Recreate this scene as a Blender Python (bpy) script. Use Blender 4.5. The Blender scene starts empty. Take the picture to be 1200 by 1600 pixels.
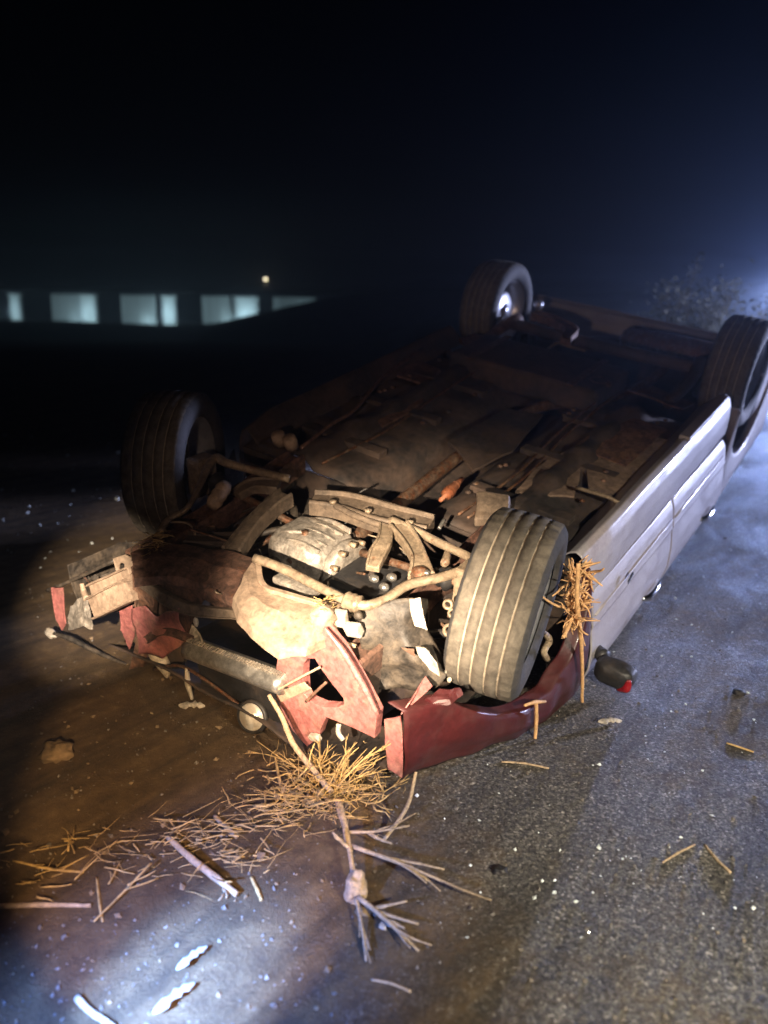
import bpy, bmesh, math, random
from mathutils import Vector, Matrix, noise, Euler, Quaternion
random.seed(7)
S = bpy.context.scene
C = S.collection
# ------------------------------------------------------------------ camera
cam_d = bpy.data.cameras.new('camera'); cam = bpy.data.objects.new('camera', cam_d); C.objects.link(cam)
PITCH, CROLL, CAMH = 0.284495, 0.0130316, 1.51251
cam_d.sensor_fit = 'VERTICAL'; cam_d.sensor_height = 24.0; cam_d.lens = 24.0 * 1303.19 / 1600.0
cam_d.clip_start = 0.05; cam_d.clip_end = 2000
fw = Vector((0, math.cos(PITCH), -math.sin(PITCH))); up = Vector((0, math.sin(PITCH), math.cos(PITCH))); rt = Vector((1, 0, 0))
cu = up * math.cos(CROLL) - rt * math.sin(CROLL); cr = rt * math.cos(CROLL) + up * math.sin(CROLL)
cam.matrix_world = Matrix(((cr.x, cu.x, -fw.x, 0), (cr.y, cu.y, -fw.y, 0), (cr.z, cu.z, -fw.z, CAMH), (0, 0, 0, 1)))
cam_d.dof.use_dof = True; cam_d.dof.focus_distance = 2.75; cam_d.dof.aperture_fstop = 0.9
S.camera = cam
# ------------------------------------------------------------------ night sky
wd = bpy.data.worlds.new('World'); S.world = wd; wd.use_nodes = True
wn = wd.node_tree.nodes; wl = wd.node_tree.links
sky = wn.new('ShaderNodeTexSky'); sky.sky_type = 'NISHITA'; sky.sun_disc = False
sky.sun_elevation = math.radians(-4); sky.sun_rotation = math.radians(60)
bg = wn['Background']; bg.inputs['Strength'].default_value = 0.004
wl.new(sky.outputs['Color'], bg.inputs['Color'])
# ------------------------------------------------------------------ lamps of the place
def spot(name, loc, target, power, color, deg, blend, size=0.03):
    d = bpy.data.lights.new(name, 'SPOT'); d.energy = power; d.color = color
    d.spot_size = math.radians(deg); d.spot_blend = blend; d.shadow_soft_size = size
    o = bpy.data.objects.new(name, d); C.objects.link(o); o.location = loc
    o.rotation_euler = (Vector(target) - Vector(loc)).to_track_quat('-Z', 'Y').to_euler()
    return o
# hand torch of the person taking the picture (warm), a cold torch lighting the ground by their feet, and added warm fill spots
spot('torch_and_fill', (-0.45, 0.05, 1.30), (-0.02, 2.52, 0.43), 2300, (1.0, 0.80, 0.58), 25, 0.95, 0.02)
spot('torch_spill', (-0.45, 0.05, 1.30), (0.62, 3.4, 0.7), 95, (1.0, 0.66, 0.45), 58, 1.0, 0.02)
spot('torch_and_fill', (-0.12, -0.1, 1.25), (-0.50, 2.05, 0.0), 360, (1.0, 0.62, 0.28), 25, 0.4, 0.015)  # added warm spot, its cone edge stands in for a shadow's edge
spot('torch_and_fill', (-0.60, -0.2, 1.45), (-1.15, 2.94, 0.32), 2600, (1.0, 0.80, 0.60), 13, 1.0, 0.015)  # added narrow spot brightening the torn pieces of the far nose
spot('cold_torch', (-0.85, 0.55, 0.8), (-0.43, 1.44, 0.0), 1700, (0.20, 0.42, 1.0), 21, 1.0, 0.03)
spot('cold_torch_spill', (-0.85, 0.55, 0.8), (-0.46, 1.36, 0.0), 480, (0.14, 0.30, 1.0), 46, 1.0, 0.03)
spot('torch_and_fill', (1.25, -0.3, 1.55), (0.88, 1.85, 0.08), 680, (1.0, 0.88, 0.68), 56, 0.9, 0.03)  # added wide spot filling the ground and wing at right
# headlights of vehicles stopped beyond the right edge of the frame: wide beams cut off near the horizontal
def headlight(loc, aim_deg, pitch_deg, power, color, wide, cone=40, blend=0.3, size=0.08):
    o = spot('headlight_beam', loc, (0, 0, 0), power, color, cone, blend, size)
    o.rotation_euler = (math.radians(90 - pitch_deg), 0, math.radians(aim_deg)); o.scale = (wide, 1, 1)
headlight((11.6, 24.0, 1.45), 152, 18.4, 2600, (0.46, 0.58, 1.0), 0.9)
headlight((11.5, 24.1, 1.50), 157, 17.2, 2600, (0.32, 0.45, 1.0), 0.62, 40, 0.10)
headlight((12.5, 9.2, 1.30), 110.5, 12.5, 12500, (0.56, 0.62, 1.0), 0.6, 40, 0.6, 0.45)
# added spot lighting the haze beside those lamps, for the blue glow
d = bpy.data.lights.new('haze_glow_spot', 'SPOT'); d.energy = 2300; d.color = (0.24, 0.38, 1.0); d.spot_size = math.radians(26); d.spot_blend = 1.0; d.shadow_soft_size = 0.08
o = bpy.data.objects.new('haze_glow_spot', d); C.objects.link(o); o.location = (11.5, 24.1, 1.50); o.rotation_euler = (math.radians(88), 0, math.radians(160))
S.view_settings.view_transform = 'Standard'; S.view_settings.look = 'None'
S.view_settings.exposure = 0.0; S.view_settings.gamma = 1.0; S.view_settings.use_curve_mapping = False
S.cycles.use_denoising = True
S.cycles.max_bounces = 6; S.cycles.volume_bounces = 0
S.cycles.sample_clamp_indirect = 4.0

# ------------------------------------------------------------------ materials
def nd(t, typ, **kw):
    n = t.nodes.new(typ)
    for k, v in kw.items():
        if k in n.inputs: n.inputs[k].default_value = v
        else: setattr(n, k, v)
    return n
def ramp(t, src, stops):
    r = t.nodes.new('ShaderNodeValToRGB'); e = r.color_ramp.elements
    while len(e) < len(stops): e.new(0.5)
    for i, (p, c) in enumerate(stops):
        e[i].position = p; e[i].color = (c[0], c[1], c[2], 1) if hasattr(c, '__len__') else (c, c, c, 1)
    t.links.new(src, r.inputs['Fac']); return r.outputs['Color']
def mix(t, f, a, b):
    m = t.nodes.new('ShaderNodeMix'); m.data_type = 'RGBA'
    for s, v in ((0, f), (6, a), (7, b)):
        if hasattr(v, 'is_linked') or hasattr(v, 'links'): t.links.new(v, m.inputs[s])
        elif s == 0: m.inputs[0].default_value = v
        else: m.inputs[s].default_value = (v[0], v[1], v[2], 1)
    return m.outputs[2]
def mat(name, col, rough=0.6, metal=0.0, dust=0.0, dustcol=(0.30, 0.21, 0.13), scale=9.0, bump=0.25, bscale=60.0, coat=0.0, var=0.3, spec=0.5, rust=0.0, grime=0.0):
    m = bpy.data.materials.new(name); m.use_nodes = True; t = m.node_tree; b = t.nodes['Principled BSDF']
    tc = t.nodes.new('ShaderNodeTexCoord'); co = tc.outputs['Object']
    n1 = nd(t, 'ShaderNodeTexNoise', Scale=scale, Detail=3.0, Roughness=0.65); t.links.new(co, n1.inputs['Vector'])
    n2 = nd(t, 'ShaderNodeTexNoise', Scale=bscale, Detail=2.0, Roughness=0.7); t.links.new(co, n2.inputs['Vector'])
    lo = [c * (1 - var) for c in col]; hi = [min(1, c * (1 + var)) for c in col]
    c = ramp(t, n2.outputs['Fac'], [(0.3, lo), (0.7, hi)])
    if rust > 0:
        nr = nd(t, 'ShaderNodeTexNoise', Scale=scale * 2.3, Detail=4.0, Roughness=0.75); t.links.new(co, nr.inputs['Vector'])
        fr = ramp(t, nr.outputs['Fac'], [(0.62 - rust * 0.3, 0.0), (0.74 - rust * 0.3, 1.0)])
        rc = ramp(t, n2.outputs['Fac'], [(0.3, (0.07, 0.03, 0.015)), (0.7, (0.22, 0.09, 0.04))])
        c = mix(t, fr, c, rc)
    if dust > 0:
        f = ramp(t, n1.outputs['Fac'], [(max(0.0, 0.72 - dust * 0.72), 0.0), (min(1, 1.0 - dust * 0.42), min(1.0, 0.25 + dust))])
        c = mix(t, f, c, dustcol)
        rr = t.nodes.new('ShaderNodeMapRange'); t.links.new(f, rr.inputs['Value']); rr.inputs['To Min'].default_value = rough; rr.inputs['To Max'].default_value = max(rough, 0.85)
        t.links.new(rr.outputs['Result'], b.inputs['Roughness'])
        mm = t.nodes.new('ShaderNodeMapRange'); t.links.new(f, mm.inputs['Value']); mm.inputs['To Min'].default_value = metal; mm.inputs['To Max'].default_value = 0
        t.links.new(mm.outputs['Result'], b.inputs['Metallic'])
    else:
        rr = t.nodes.new('ShaderNodeMapRange'); t.links.new(n1.outputs['Fac'], rr.inputs['Value']); rr.inputs['To Min'].default_value = rough * 0.75; rr.inputs['To Max'].default_value = min(1, rough * 1.25)
        t.links.new(rr.outputs['Result'], b.inputs['Roughness'])
        b.inputs['Metallic'].default_value = metal
    if grime > 0:
        ng = nd(t, 'ShaderNodeTexNoise', Scale=scale * 3.1, Detail=4.0, Roughness=0.75, Distortion=0.6); t.links.new(co, ng.inputs['Vector'])
        gf = ramp(t, ng.outputs['Fac'], [(0.36, 1 - grime), (0.62, 1.0)])
        mg = t.nodes.new('ShaderNodeMix'); mg.data_type = 'RGBA'; mg.blend_type = 'MULTIPLY'; mg.inputs[0].default_value = 1.0
        t.links.new(c, mg.inputs[6]); t.links.new(gf, mg.inputs[7]); c = mg.outputs[2]
    t.links.new(c, b.inputs['Base Color'])
    b.inputs['Coat Weight'].default_value = coat; b.inputs['Coat Roughness'].default_value = 0.12
    b.inputs['Specular IOR Level'].default_value = spec
    bp = nd(t, 'ShaderNodeBump', Strength=bump, Distance=0.004); t.links.new(n2.outputs['Fac'], bp.inputs['Height'])
    t.links.new(bp.outputs['Normal'], b.inputs['Normal'])
    return m
M = {}
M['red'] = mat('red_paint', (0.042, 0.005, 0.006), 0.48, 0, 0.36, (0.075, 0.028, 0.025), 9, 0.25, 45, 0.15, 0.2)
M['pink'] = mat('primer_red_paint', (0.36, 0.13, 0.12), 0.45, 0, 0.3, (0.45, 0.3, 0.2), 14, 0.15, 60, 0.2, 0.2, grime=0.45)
M['door'] = mat('dust_and_sheen_paint', (0.30, 0.27, 0.29), 0.36, 0.0, 0.5, (0.42, 0.40, 0.40), 7, 0.10, 70, 0.5, 0.12)  # pale lilac-grey base: dust, plus headlight sheen painted into the colour
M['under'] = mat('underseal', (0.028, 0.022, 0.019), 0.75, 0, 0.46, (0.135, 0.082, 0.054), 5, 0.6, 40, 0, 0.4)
M['farbrown'] = mat('dark_brown_metal', (0.12, 0.06, 0.042), 0.7, 0.1, 0.45, (0.20, 0.12, 0.08), 9, 0.5, 50, 0, 0.35, rust=0.2, grime=0.75)  # blotchy darker brown for the far nose and chassis legs
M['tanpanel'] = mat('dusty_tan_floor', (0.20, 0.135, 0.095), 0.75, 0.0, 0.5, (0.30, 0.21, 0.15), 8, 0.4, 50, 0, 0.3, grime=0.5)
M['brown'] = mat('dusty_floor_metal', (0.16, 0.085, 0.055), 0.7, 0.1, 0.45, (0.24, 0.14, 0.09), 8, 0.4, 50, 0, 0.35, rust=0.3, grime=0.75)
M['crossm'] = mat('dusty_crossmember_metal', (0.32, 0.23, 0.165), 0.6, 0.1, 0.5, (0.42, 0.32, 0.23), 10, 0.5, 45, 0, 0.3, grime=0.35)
M['dirtmetal'] = mat('dirty_brown_steel', (0.13, 0.098, 0.072), 0.6, 0.15, 0.5, (0.25, 0.18, 0.12), 11, 0.4, 60, 0, 0.3, grime=0.45)
M['rusty'] = mat('rusty_iron', (0.17, 0.11, 0.075), 0.62, 0.5, 0.3, (0.36, 0.24, 0.14), 14, 0.5, 70, 0, 0.4, rust=0.6, grime=0.5)
M['arm'] = mat('dusty_steel_arm', (0.25, 0.19, 0.13), 0.5, 0.25, 0.4, (0.40, 0.31, 0.21), 9, 0.35, 70, 0, 0.3, rust=0.1, grime=0.4)
M['alu'] = mat('cast_aluminium', (0.40, 0.36, 0.31), 0.45, 0.5, 0.35, (0.42, 0.32, 0.22), 12, 0.45, 55, 0, 0.3, grime=0.5)
M['silver'] = mat('bright_metal', (0.62, 0.60, 0.56), 0.28, 0.85, 0.2, (0.4, 0.34, 0.26), 12, 0.2, 60, 0, 0.15, grime=0.4)
M['rim'] = mat('wheel_alloy', (0.55, 0.56, 0.6), 0.33, 0.7, 0.25, (0.3, 0.25, 0.2), 15, 0.1, 60, 0, 0.15)
M['black'] = mat('black_plastic', (0.015, 0.015, 0.016), 0.5, 0, 0.3, (0.09, 0.065, 0.045), 9, 0.35, 60, 0, 0.3)
M['liner'] = mat('muddy_plastic_liner', (0.05, 0.042, 0.035), 0.6, 0, 0.45, (0.17, 0.125, 0.08), 10, 0.5, 50, 0, 0.3, grime=0.75)
M['rubber'] = mat('tyre_rubber', (0.075, 0.062, 0.048), 0.85, 0, 0.75, (0.165, 0.142, 0.110), 7, 0.35, 150, 0, 0.25, grime=0.5)
M['rubbergroove'] = mat('tyre_groove_dust', (0.33, 0.28, 0.21), 0.9, 0, 0.3, (0.40, 0.34, 0.25), 20, 0.3, 80, 0, 0.2)
M['rubberclean'] = mat('tyre_sidewall_rubber', (0.035, 0.034, 0.036), 0.8, 0, 0.35, (0.10, 0.085, 0.07), 10, 0.2, 80, 0, 0.25)
M['chrome'] = mat('chrome_trim', (0.8, 0.8, 0.82), 0.15, 1.0, 0, bump=0.05, var=0.05)
M['lens'] = mat('lamp_lens', (0.50, 0.48, 0.43), 0.22, 0.1, 0.35, (0.5, 0.42, 0.3), 12, 0.2, 90, 0.8, 0.1)
M['whitep'] = mat('pale_plastic', (0.46, 0.42, 0.36), 0.5, 0, 0.45, (0.45, 0.35, 0.24), 15, 0.2, 60, 0, 0.15, grime=0.5)
M['orange'] = mat('orange_boot', (0.24, 0.075, 0.03), 0.6, 0, 0.4, (0.22, 0.12, 0.07), 18, 0.3, 60)
M['redlens'] = mat('red_reflector', (0.22, 0.006, 0.010), 0.12, 0, 0, bump=0.05, coat=1.0, var=0.1)
M['straw'] = mat('dry_straw', (0.40, 0.27, 0.11), 0.75, 0, 0.0, scale=20, bump=0.2, bscale=50, var=0.35)
M['strawred'] = mat('orange_straw', (0.56, 0.33, 0.15), 0.75, 0, 0.0, scale=20, bump=0.2, bscale=50, var=0.35)
M['twig'] = mat('dead_twig_bark', (0.34, 0.255, 0.165), 0.8, 0, 0.0, scale=25, bump=0.6, bscale=90, var=0.35)
M['stone'] = mat('grey_stone', (0.13, 0.115, 0.10), 0.75, 0, 0.3, (0.26, 0.19, 0.12), 12, 0.6, 60, 0, 0.35)
M['clod'] = mat('earth_clod', (0.17, 0.12, 0.07), 0.95, 0, 0.3, (0.24, 0.17, 0.10), 12, 0.8, 40, 0, 0.35)
M['shard'] = mat('broken_clear_plastic', (0.42, 0.45, 0.48), 0.2, 0.0, 0, bump=0.15, bscale=25, coat=1.0, var=0.08)
M['plaster'] = mat('white_plaster', (0.70, 0.72, 0.70), 0.85, 0, 0, bump=0.2, bscale=6, scale=2, var=0.12)
M['dark'] = mat('dark_roofing', (0.03, 0.03, 0.03), 0.9, 0, 0, bump=0.2, var=0.2)
M['leaf'] = mat('pale_shrub_leaf', (0.27, 0.27, 0.22), 0.85, 0, 0, scale=10, bump=0.1, bscale=20, var=0.45, spec=0.15)
_t = M['leaf'].node_tree; _b = _t.nodes['Principled BSDF']; _tr = _t.nodes.new('ShaderNodeBsdfTranslucent'); _tr.inputs[0].default_value = (0.27, 0.27, 0.22, 1)
_ms = _t.nodes.new('ShaderNodeMixShader'); _ms.inputs[0].default_value = 0.5; _t.links.new(_b.outputs[0], _ms.inputs[1]); _t.links.new(_tr.outputs[0], _ms.inputs[2]); _t.links.new(_ms.outputs[0], _t.nodes['Material Output'].inputs['Surface'])
M['glassb'] = mat('crushed_safety_glass', (0.75, 0.82, 0.82), 0.06, 0.0, 0, bump=0.0, coat=1.0, var=0.05)
def emis(name, col, st):
    m = bpy.data.materials.new(name); m.use_nodes = True; b = m.node_tree.nodes['Principled BSDF']
    b.inputs['Emission Color'].default_value = (*col, 1); b.inputs['Emission Strength'].default_value = st
    b.inputs['Base Color'].default_value = (*col, 1); return m
M['bulb'] = emis('lamp_glow', (1.0, 0.86, 0.6), 12.0)

# ground: worn asphalt with brown earth drifted over it
def ground_mat():
    m = bpy.data.materials.new('asphalt_and_earth'); m.use_nodes = True; t = m.node_tree; b = t.nodes['Principled BSDF']
    tc = t.nodes.new('ShaderNodeTexCoord'); co = tc.outputs['Object']
    big = nd(t, 'ShaderNodeTexNoise', Scale=0.9, Detail=3.0, Roughness=0.6); t.links.new(co, big.inputs['Vector'])
    mid = nd(t, 'ShaderNodeTexNoise', Scale=14.0, Detail=4.0, Roughness=0.7); t.links.new(co, mid.inputs['Vector'])
    fine = nd(t, 'ShaderNodeTexVoronoi', Scale=150.0); t.links.new(co, fine.inputs['Vector'])
    spk = nd(t, 'ShaderNodeTexNoise', Scale=75.0, Detail=2.0, Roughness=0.8); t.links.new(co, spk.inputs['Vector'])
    a1 = ramp(t, fine.outputs['Color'], [(0.0, (0.022, 0.021, 0.019)), (0.45, (0.070, 0.066, 0.058)), (0.80, (0.14, 0.132, 0.115)), (1.0, (0.36, 0.34, 0.30))])
    a2 = ramp(t, spk.outputs['Fac'], [(0.36, 0.22), (0.5, 0.9), (0.66, 1.7)])
    mm = t.nodes.new('ShaderNodeMix'); mm.data_type = 'RGBA'; mm.blend_type = 'MULTIPLY'; mm.inputs[0].default_value = 1.0
    t.links.new(a1, mm.inputs[6]); t.links.new(a2, mm.inputs[7]); asph = mm.outputs[2]
    earth = ramp(t, mid.outputs['Fac'], [(0.3, (0.060, 0.036, 0.017)), (0.55, (0.105, 0.066, 0.030)), (0.8, (0.17, 0.115, 0.058))])
    sx = t.nodes.new('ShaderNodeSeparateXYZ'); t.links.new(co, sx.inputs[0])
    # earth lies thicker toward the verge (left of the car) than on the carriageway
    mr = t.nodes.new('ShaderNodeMapRange'); t.links.new(sx.outputs['X'], mr.inputs['Value'])
    mr.inputs['From Min'].default_value = 0.35; mr.inputs['From Max'].default_value = -0.45; mr.inputs['To Min'].default_value = -0.12; mr.inputs['To Max'].default_value = 0.42
    ad = t.nodes.new('ShaderNodeMath'); ad.operation = 'ADD'; t.links.new(mr.outputs[0], ad.inputs[0]); t.links.new(big.outputs['Fac'], ad.inputs[1])
    ad2 = t.nodes.new('ShaderNodeMath'); ad2.operation = 'MULTIPLY_ADD'; t.links.new(mid.outputs['Fac'], ad2.inputs[0]); ad2.inputs[1].default_value = 0.5; t.links.new(ad.outputs[0], ad2.inputs[2])
    f = ramp(t, ad2.outputs[0], [(0.60, 0.0), (0.98, 1.0)])
    # long scrape and drag marks left on the road surface
    mp = t.nodes.new('ShaderNodeMapping'); t.links.new(co, mp.inputs['Vector']); mp.inputs['Rotation'].default_value = (0, 0, math.radians(-52))
    mp2 = t.nodes.new('ShaderNodeMapping'); t.links.new(mp.outputs[0], mp2.inputs['Vector']); mp2.inputs['Scale'].default_value = (0.7, 6.0, 1.0); mp = mp2
    dn = nd(t, 'ShaderNodeTexNoise', Scale=1.6, Detail=3.0, Roughness=0.6); t.links.new(mp.outputs[0], dn.inputs['Vector'])
    dm = ramp(t, dn.outputs['Fac'], [(0.34, 0.55), (0.50, 1.0), (0.68, 1.3)])
    m3 = t.nodes.new('ShaderNodeMix'); m3.data_type = 'RGBA'; m3.blend_type = 'MULTIPLY'; m3.inputs[0].default_value = 1.0
    t.links.new(mix(t, f, asph, earth), m3.inputs[6]); t.links.new(dm, m3.inputs[7]); t.links.new(m3.outputs[2], b.inputs['Base Color'])
    rr = t.nodes.new('ShaderNodeMapRange'); t.links.new(f, rr.inputs['Value']); rr.inputs['To Min'].default_value = 0.50; rr.inputs['To Max'].default_value = 0.92
    t.links.new(rr.outputs[0], b.inputs['Roughness'])
    gr = nd(t, 'ShaderNodeTexNoise', Scale=95.0, Detail=4.0, Roughness=0.85); t.links.new(co, gr.inputs['Vector'])
    h2 = t.nodes.new('ShaderNodeMath'); h2.operation = 'MULTIPLY_ADD'; t.links.new(mid.outputs['Fac'], h2.inputs[0]); h2.inputs[1].default_value = 0.6; t.links.new(gr.outputs['Fac'], h2.inputs[2])
    bp = nd(t, 'ShaderNodeBump', Strength=0.8, Distance=0.012); t.links.new(h2.outputs[0], bp.inputs['Height']); t.links.new(bp.outputs['Normal'], b.inputs['Normal'])
    return m
M['ground'] = ground_mat()
def hill_mat():
    return mat('dark_hill_scrub', (0.035, 0.03, 0.022), 0.95, 0, 0, scale=1, bump=0.8, bscale=2.0, var=0.5)
M['hill'] = hill_mat()

# ------------------------------------------------------------------ mesh helpers
def link(name, me, m=None, parent=None, smooth=False):
    o = bpy.data.objects.new(name, me); C.objects.link(o)
    for mm in (m if isinstance(m, (list, tuple)) else [m]):
        if mm is not None: me.materials.append(M[mm] if isinstance(mm, str) else mm)
    if parent is not None: o.parent = parent
    if smooth:
        for p in me.polygons: p.use_smooth = True
    return o
def from_bm(name, bm, m=None, parent=None, smooth=False):
    bmesh.ops.recalc_face_normals(bm, faces=bm.faces[:])
    me = bpy.data.meshes.new(name); bm.to_mesh(me); bm.free()
    return link(name, me, m, parent, smooth)
def tag(o, label, cat, group=None, kind=None):
    if label: o['label'] = label
    if cat: o['category'] = cat
    if group: o['group'] = group
    if kind: o['kind'] = kind
    return o
def nz(p, s, amp, seed=0.0):
    q = Vector((p[0] * s + seed, p[1] * s - seed * 0.7, p[2] * s + seed * 1.3))
    return noise.noise_vector(q) * amp
def crumple(bm, amp, sc, seed):
    for v in bm.verts: v.co += nz(v.co, sc, amp, seed)
def solid(o, t, bevel=0.0):
    md = o.modifiers.new('solid', 'SOLIDIFY'); md.thickness = t; md.offset = 0
    if bevel:
        b = o.modifiers.new('bevel', 'BEVEL'); b.width = bevel; b.segments = 2; b.limit_method = 'ANGLE'
    return o
def plate(name, pts, m, parent, thick=0.006, dent=0.006, sc=7, cuts=3, seed=None, bevel=0.0015, smooth=False):
    bm = bmesh.new(); vs = [bm.verts.new(p) for p in pts]; f = bm.faces.new(vs)
    bmesh.ops.triangulate(bm, faces=[f]); bmesh.ops.subdivide_edges(bm, edges=bm.edges[:], cuts=cuts, use_grid_fill=True)
    bmesh.ops.triangulate(bm, faces=bm.faces[:])
    for v in bm.verts: v.co += nz(v.co, 55, 0.0022, 2.0)
    crumple(bm, dent, sc, seed if seed is not None else random.random() * 50)
    o = from_bm(name, bm, m, parent, smooth); return solid(o, thick, bevel)
def ringplate(name, outer, inner, m, parent, thick=0.012, dent=0.004, seed=3, lip=0.0, lipdir=(0, 0, 0)):
    bm = bmesh.new(); A = [bm.verts.new(p) for p in outer]; B = [bm.verts.new(p) for p in inner]; n = len(A)
    for i in range(n): bm.faces.new((A[i], A[(i + 1) % n], B[(i + 1) % n], B[i]))
    if lip:
        d = Vector(lipdir) * lip
        A2 = [bm.verts.new(Vector(p) + d) for p in outer]; B2 = [bm.verts.new(Vector(p) + d) for p in inner]
        for i in range(n):
            bm.faces.new((A[i], A2[i], A2[(i + 1) % n], A[(i + 1) % n])); bm.faces.new((B[i], B[(i + 1) % n], B2[(i + 1) % n], B2[i]))
    bmesh.ops.subdivide_edges(bm, edges=bm.edges[:], cuts=2, use_grid_fill=True)
    crumple(bm, dent, 8, seed)
    o = from_bm(name, bm, m, parent); return solid(o, thick, 0.002)
def sheet(name, rows, m, parent, thick=0.006, sub=2, dent=0.0, sc=5, seed=0, smooth=True):
    bm = bmesh.new(); g = [[bm.verts.new(p) for p in r] for r in rows]
    for i in range(len(g) - 1):
        for j in range(len(g[0]) - 1): bm.faces.new((g[i][j], g[i][j + 1], g[i + 1][j + 1], g[i + 1][j]))
    if dent:
        bmesh.ops.subdivide_edges(bm, edges=bm.edges[:], cuts=3, use_grid_fill=True); crumple(bm, dent, sc, seed)
    o = from_bm(name, bm, m, parent, smooth)
    if sub:
        md = o.modifiers.new('sub', 'SUBSURF'); md.levels = md.render_levels = sub; md.boundary_smooth = 'PRESERVE_CORNERS'
    if thick: solid(o, thick)
    return o
def catmull(pts, n=6):
    P = [Vector(p) for p in pts]
    if len(P) < 3: return [P[0].lerp(P[-1], i / n) for i in range(n + 1)]
    Q = [P[0] * 2 - P[1]] + P + [P[-1] * 2 - P[-2]]; out = []
    for i in range(1, len(Q) - 2):
        a, b, c, d = Q[i - 1], Q[i], Q[i + 1], Q[i + 2]
        for k in range(n):
            t = k / n
            out.append(0.5 * ((2 * b) + (c - a) * t + (2 * a - 5 * b + 4 * c - d) * t * t + (3 * b - a - 3 * c + d) * t ** 3))
    out.append(P[-1]); return out
def add_tube(bm, pts, r, seg=8, n=5, rough=0.0, smooth=True, flat=1.0):
    P = catmull(pts, n) if smooth else [Vector(p) for p in pts]
    R = r if isinstance(r, (list, tuple)) else [r, r]; rings = []
    T0 = (P[1] - P[0]).normalized(); ref = Vector((0, 0, 1)) if abs(T0.z) < 0.9 else Vector((1, 0, 0))
    nrm = T0.cross(ref).normalized()
    for i, p in enumerate(P):
        T = (P[min(i + 1, len(P) - 1)] - P[max(i - 1, 0)])
        T = T.normalized() if T.length > 1e-9 else T0
        nrm = (nrm - T * nrm.dot(T)); nrm = nrm.normalized() if nrm.length > 1e-6 else T.orthogonal().normalized()
        bi = T.cross(nrm); f = i / (len(P) - 1) * (len(R) - 1); k = min(int(f), len(R) - 2); rad = R[k] + (R[k + 1] - R[k]) * (f - k)
        ring = []
        for s in range(seg):
            a = 2 * math.pi * s / seg; rr = rad * (1 + rough * random.uniform(-1, 1))
            ring.append(bm.verts.new(p + nrm * math.cos(a) * rr + bi * math.sin(a) * rr * flat))
        rings.append(ring)
    for i in range(len(rings) - 1):
        for s in range(seg): bm.faces.new((rings[i][s], rings[i][(s + 1) % seg], rings[i + 1][(s + 1) % seg], rings[i + 1][s]))
    bm.faces.new(rings[0][::-1]); bm.faces.new(rings[-1])
def tube(name, pts, r, m, parent=None, seg=10, n=6, rough=0.0, smooth=True):
    bm = bmesh.new(); add_tube(bm, pts, r, seg, n, rough, smooth); return from_bm(name, bm, m, parent, True)
def block(name, c, size, m, parent=None, rot=(0, 0, 0), bevel=0.008, dent=0.0, taper=(1, 1), seed=0, segs=2, smooth=False):
    bm = bmesh.new(); bmesh.ops.create_cube(bm, size=1.0)
    R = Euler(rot).to_matrix()
    for v in bm.verts:
        if v.co.z > 0: v.co.x *= taper[0]; v.co.y *= taper[1]
        v.co = Vector((v.co.x * size[0], v.co.y * size[1], v.co.z * size[2]))
    if bevel: bmesh.ops.bevel(bm, geom=bm.edges[:] + bm.verts[:], offset=bevel, segments=segs, affect='EDGES', profile=0.6)
    if dent:
        bmesh.ops.subdivide_edges(bm, edges=bm.edges[:], cuts=2, use_grid_fill=True); crumple(bm, dent, 9, seed)
    for v in bm.verts: v.co = R @ v.co + Vector(c)
    return from_bm(name, bm, m, parent, smooth)
def lathe_bm(profile, seg=48, mats=None):
    # profile of (radius, y); revolved about Y
    bm = bmesh.new(); rings = []
    for (r, y) in profile: rings.append([bm.verts.new((r * math.cos(2 * math.pi * s / seg), y, r * math.sin(2 * math.pi * s / seg))) for s in range(seg)])
    for i in range(len(rings) - 1):
        for s in range(seg):
            f = bm.faces.new((rings[i][s], rings[i][(s + 1) % seg], rings[i + 1][(s + 1) % seg], rings[i + 1][s])); f.smooth = True
            if mats: f.material_index = mats[i]
    return bm
def lathe(name, profile, m, parent=None, seg=40, at=None, axis=(0, 1, 0), mats=None):
    bm = lathe_bm(profile, seg, mats)
    q = Vector((0, 1, 0)).rotation_difference(Vector(axis).normalized()).to_matrix()
    if at is not None:
        for v in bm.verts: v.co = q @ v.co + Vector(at)
    return from_bm(name, bm, m, parent)
def lump(name, c, r, m, parent=None, amp=0.35, sub=3, seed=0, flat=(1, 1, 1), sc=1.6):
    bm = bmesh.new(); bmesh.ops.create_icosphere(bm, subdivisions=sub, radius=1.0)
    for v in bm.verts:
        v.co *= 1 + amp * noise.noise(v.co * sc + Vector((seed, seed * 2, -seed))) + amp * 0.4 * noise.noise(v.co * sc * 3 + Vector((seed, seed * 2, -seed)))
        v.co = Vector((v.co.x * r * flat[0], v.co.y * r * flat[1], v.co.z * r * flat[2])) + Vector(c)
    return from_bm(name, bm, m, parent, True)

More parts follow.
